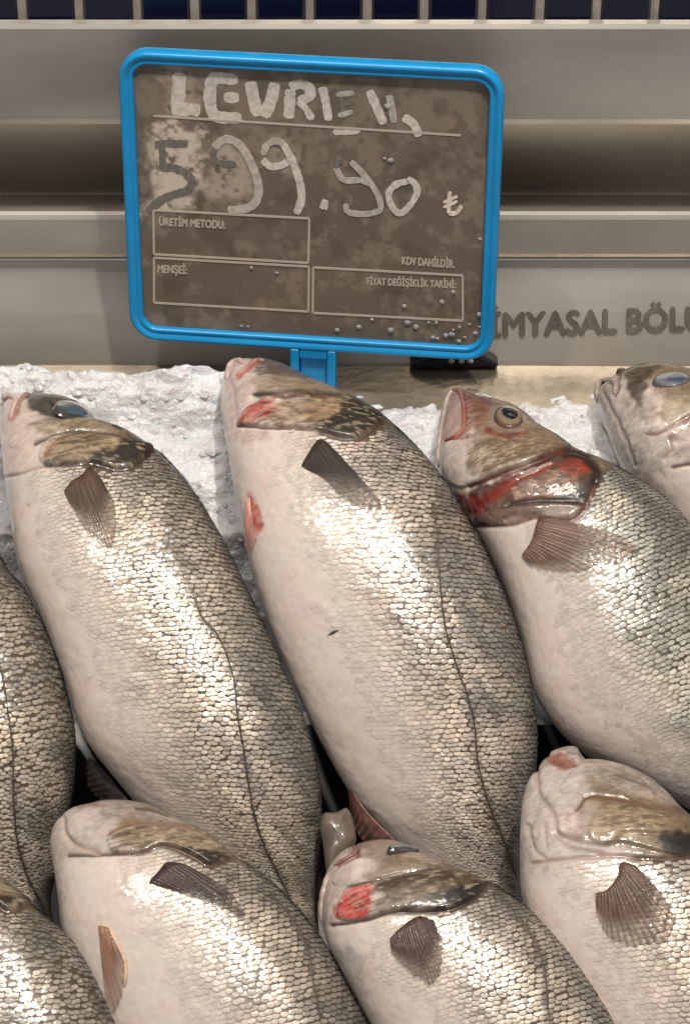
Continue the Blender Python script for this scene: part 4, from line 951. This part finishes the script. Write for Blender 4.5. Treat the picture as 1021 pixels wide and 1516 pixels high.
# handwriting
z1 = zoomed(200, 80, 3.646); z2 = zoomed(440, 80, 3.403)
WH, GR, DG = (206, 198, 190), (184, 176, 168), (116, 109, 102)
hand = [(z1, [(240, 100), (236, 200), (224, 300)], 15, WH), (z1, [(198, 304), (290, 298), (352, 306)], 14, WH),
        (z1, [(555, 140), (430, 132), (405, 200), (410, 290), (445, 338), (575, 345)], 13, WH), (z1, [(480, 235), (562, 236)], 12, WH),
        (z1, [(622, 148), (640, 240), (662, 335)], 13, WH), (z1, [(755, 155), (732, 255), (692, 340)], 13, WH),
        (z1, [(838, 190), (834, 270), (828, 348)], 12, WH), (z1, [(836, 180), (885, 162), (940, 182), (938, 232), (880, 252)], 11, WH), (z1, [(880, 252), (925, 300), (955, 355)], 8, WH),
        (z2, [(125, 165), (142, 235), (158, 335)], 9.5, WH), (z2, [(215, 200), (225, 260), (235, 325)], 5, DG), (z2, [(195, 205), (285, 195)], 6, GR), (z2, [(210, 262), (285, 240)], 5, DG), (z2, [(205, 310), (280, 290)], 6, GR),
        (z2, [(180, 392), (245, 394), (315, 385)], 6, WH), (z2, [(362, 182), (400, 270), (436, 352)], 10, WH), (z2, [(462, 205), (474, 270), (488, 345)], 8, GR), (z2, [(532, 318), (585, 352), (612, 415)], 9, WH),
        (z1, [(108, 485), (190, 480), (285, 486)], 8, DG), (z1, [(142, 490), (150, 550), (148, 612)], 7, DG),
        (z1, [(136, 612), (200, 610), (272, 640), (308, 690), (280, 735), (205, 758), (130, 795), (70, 850)], 9, DG),
        (z1, [(425, 505), (480, 462), (540, 472), (592, 525), (640, 620), (668, 720), (650, 800), (590, 836), (500, 840)], 9, GR), (z1, [(432, 515), (424, 560), (480, 592), (545, 592)], 7, DG),
        (z1, [(690, 545), (715, 488), (770, 470), (812, 500)], 7, GR), (z1, [(688, 568), (730, 606), (790, 600), (822, 580)], 8, WH), (z1, [(800, 485), (850, 580), (888, 690), (898, 780), (870, 862)], 8.5, WH),
        (z2, [(118, 752), (136, 758), (156, 762)], 11, WH),
        (z2, [(190, 565), (232, 632), (320, 636), (368, 655)], 6.5, GR), (z2, [(190, 575), (205, 545), (225, 538)], 5, DG), (z2, [(268, 540), (320, 592), (372, 655), (410, 722), (415, 785), (340, 806), (250, 798)], 6.5, GR), (z2, [(232, 780), (262, 775)], 10, GR),
        (z2, [(560, 642), (500, 655), (460, 702), (475, 765), (515, 802), (560, 770), (602, 702), (590, 652), (552, 628)], 7, WH),
        (z2, [(768, 690), (764, 750), (762, 802)], 4.5, (226, 214, 202)), (z2, [(762, 802), (800, 800), (828, 762)], 4.5, (226, 214, 202)), (z2, [(735, 748), (806, 716)], 3.5, (226, 214, 202)), (z2, [(735, 772), (806, 740)], 3.5, (226, 214, 202))]
for hi_, (zz, pts, wpx, colr) in enumerate(hand):
    V, F = ribbon(zz(pts), wpx * 1.35, 0.00012 + 0.000008 * hi_, True, 0.07, 6)
    mesh_obj('chalk_stroke', V, F, M_CHALK, sign, np.repeat(lin(colr)[None], len(V), 0) * RNG.uniform(0.8, 1.08, (len(V), 1)), smooth=False)
# water drops on the panel
drops = z4([(352, 455, ), (620, 470), (505, 392), (682, 372), (735, 325), (640, 540), (660, 545), (735, 505), (728, 525), (812, 478), (862, 490), (860, 432), (765, 492), (655, 470), (290, 490), (440, 505), (520, 470), (188, 505), (762, 558), (862, 75), (560, 490), (700, 530), (790, 540), (840, 520)]) + z3([(765, 378), (628, 350), (575, 665), (610, 668)]) + z2([(440, 525), (470, 535), (455, 262)])
dv, df = [], []
for k, (x, y) in enumerate(drops):
    o_ = sg(x, y); r = RNG.uniform(0.0006, 0.0014); b = len(dv); el = RNG.uniform(0.8, 1.5)
    for i, q_ in enumerate((1.0, 0.8, 0.45, 0.05)):
        for j in range(10):
            t = j * math.pi / 5; dv.append(sl(o_ + np.array([math.cos(t) * q_ * r * el, math.sin(t) * q_ * r]), 0.0002 + r * 0.8 * math.sqrt(1 - q_ * q_ * 0.999)))
    for i in range(3):
        for j in range(10): df.append((b + i * 10 + j, b + i * 10 + (j + 1) % 10, b + (i + 1) * 10 + (j + 1) % 10, b + (i + 1) * 10 + j))
d_ = mesh_obj('water_droplets', dv, df, M_DROP, sign); d_['kind'] = 'stuff'

# black clip lying on the steel lip below the sign, with three pale dots
def lp(px, py, dz=0.0): return on_plane(np.array(float(px)), np.array(float(py)), (0, 0, Z_LIP + 0.003 + dz), np.array([0, 0, 1.0]))
ctr = lp(672, 541); hw = (lp(738, 541)[0] - lp(608, 541)[0]) / 2
root = empty('black_clip', ctr, 'flat black plastic clip with three pale dots on the steel lip behind the sign', 'clip')
sec = [(-1, 0), (-0.93, 0.0018), (-0.6, 0.0062), (0.55, 0.0066), (0.92, 0.0022), (1, 0)]
rows = []
for dy in (-0.005, -0.004, 0.004, 0.005):
    kk = 0.75 if abs(dy) > 0.0045 else 1.0
    rows.append([(u * hw * (0.98 if kk < 1 else 1), dy, z_ * kk + 0.0) for u, z_ in sec])
V = np.array(rows); V[..., 1] += 0.004
fcs = grid_faces(4, 6).tolist() + [[5, 4, 3, 2, 1, 0], [18, 19, 20, 21, 22, 23], [0, 6, 12, 18], [5, 23, 17, 11]]
mesh_obj('clip_body', V.reshape(-1, 3), fcs, M_BLACK, root, smooth=False)
for px in (667, 682, 695):
    P0 = lp(px, 536)[0] - ctr[0]; dv = []
    for q_ in (1, 0.7, 0.05):
        for j in range(10): dv.append((P0 + 0.0016 * q_ * math.cos(j * math.pi / 5), -0.0013 - 0.0008 * math.sqrt(1 - q_ * q_ * 0.99), 0.0032 + 0.0014 * q_ * math.sin(j * math.pi / 5)))
    mesh_obj('dot', dv, [(i * 10 + j, i * 10 + (j + 1) % 10, (i + 1) * 10 + (j + 1) % 10, (i + 1) * 10 + j) for i in range(2) for j in range(10)], M_PRINT, root)
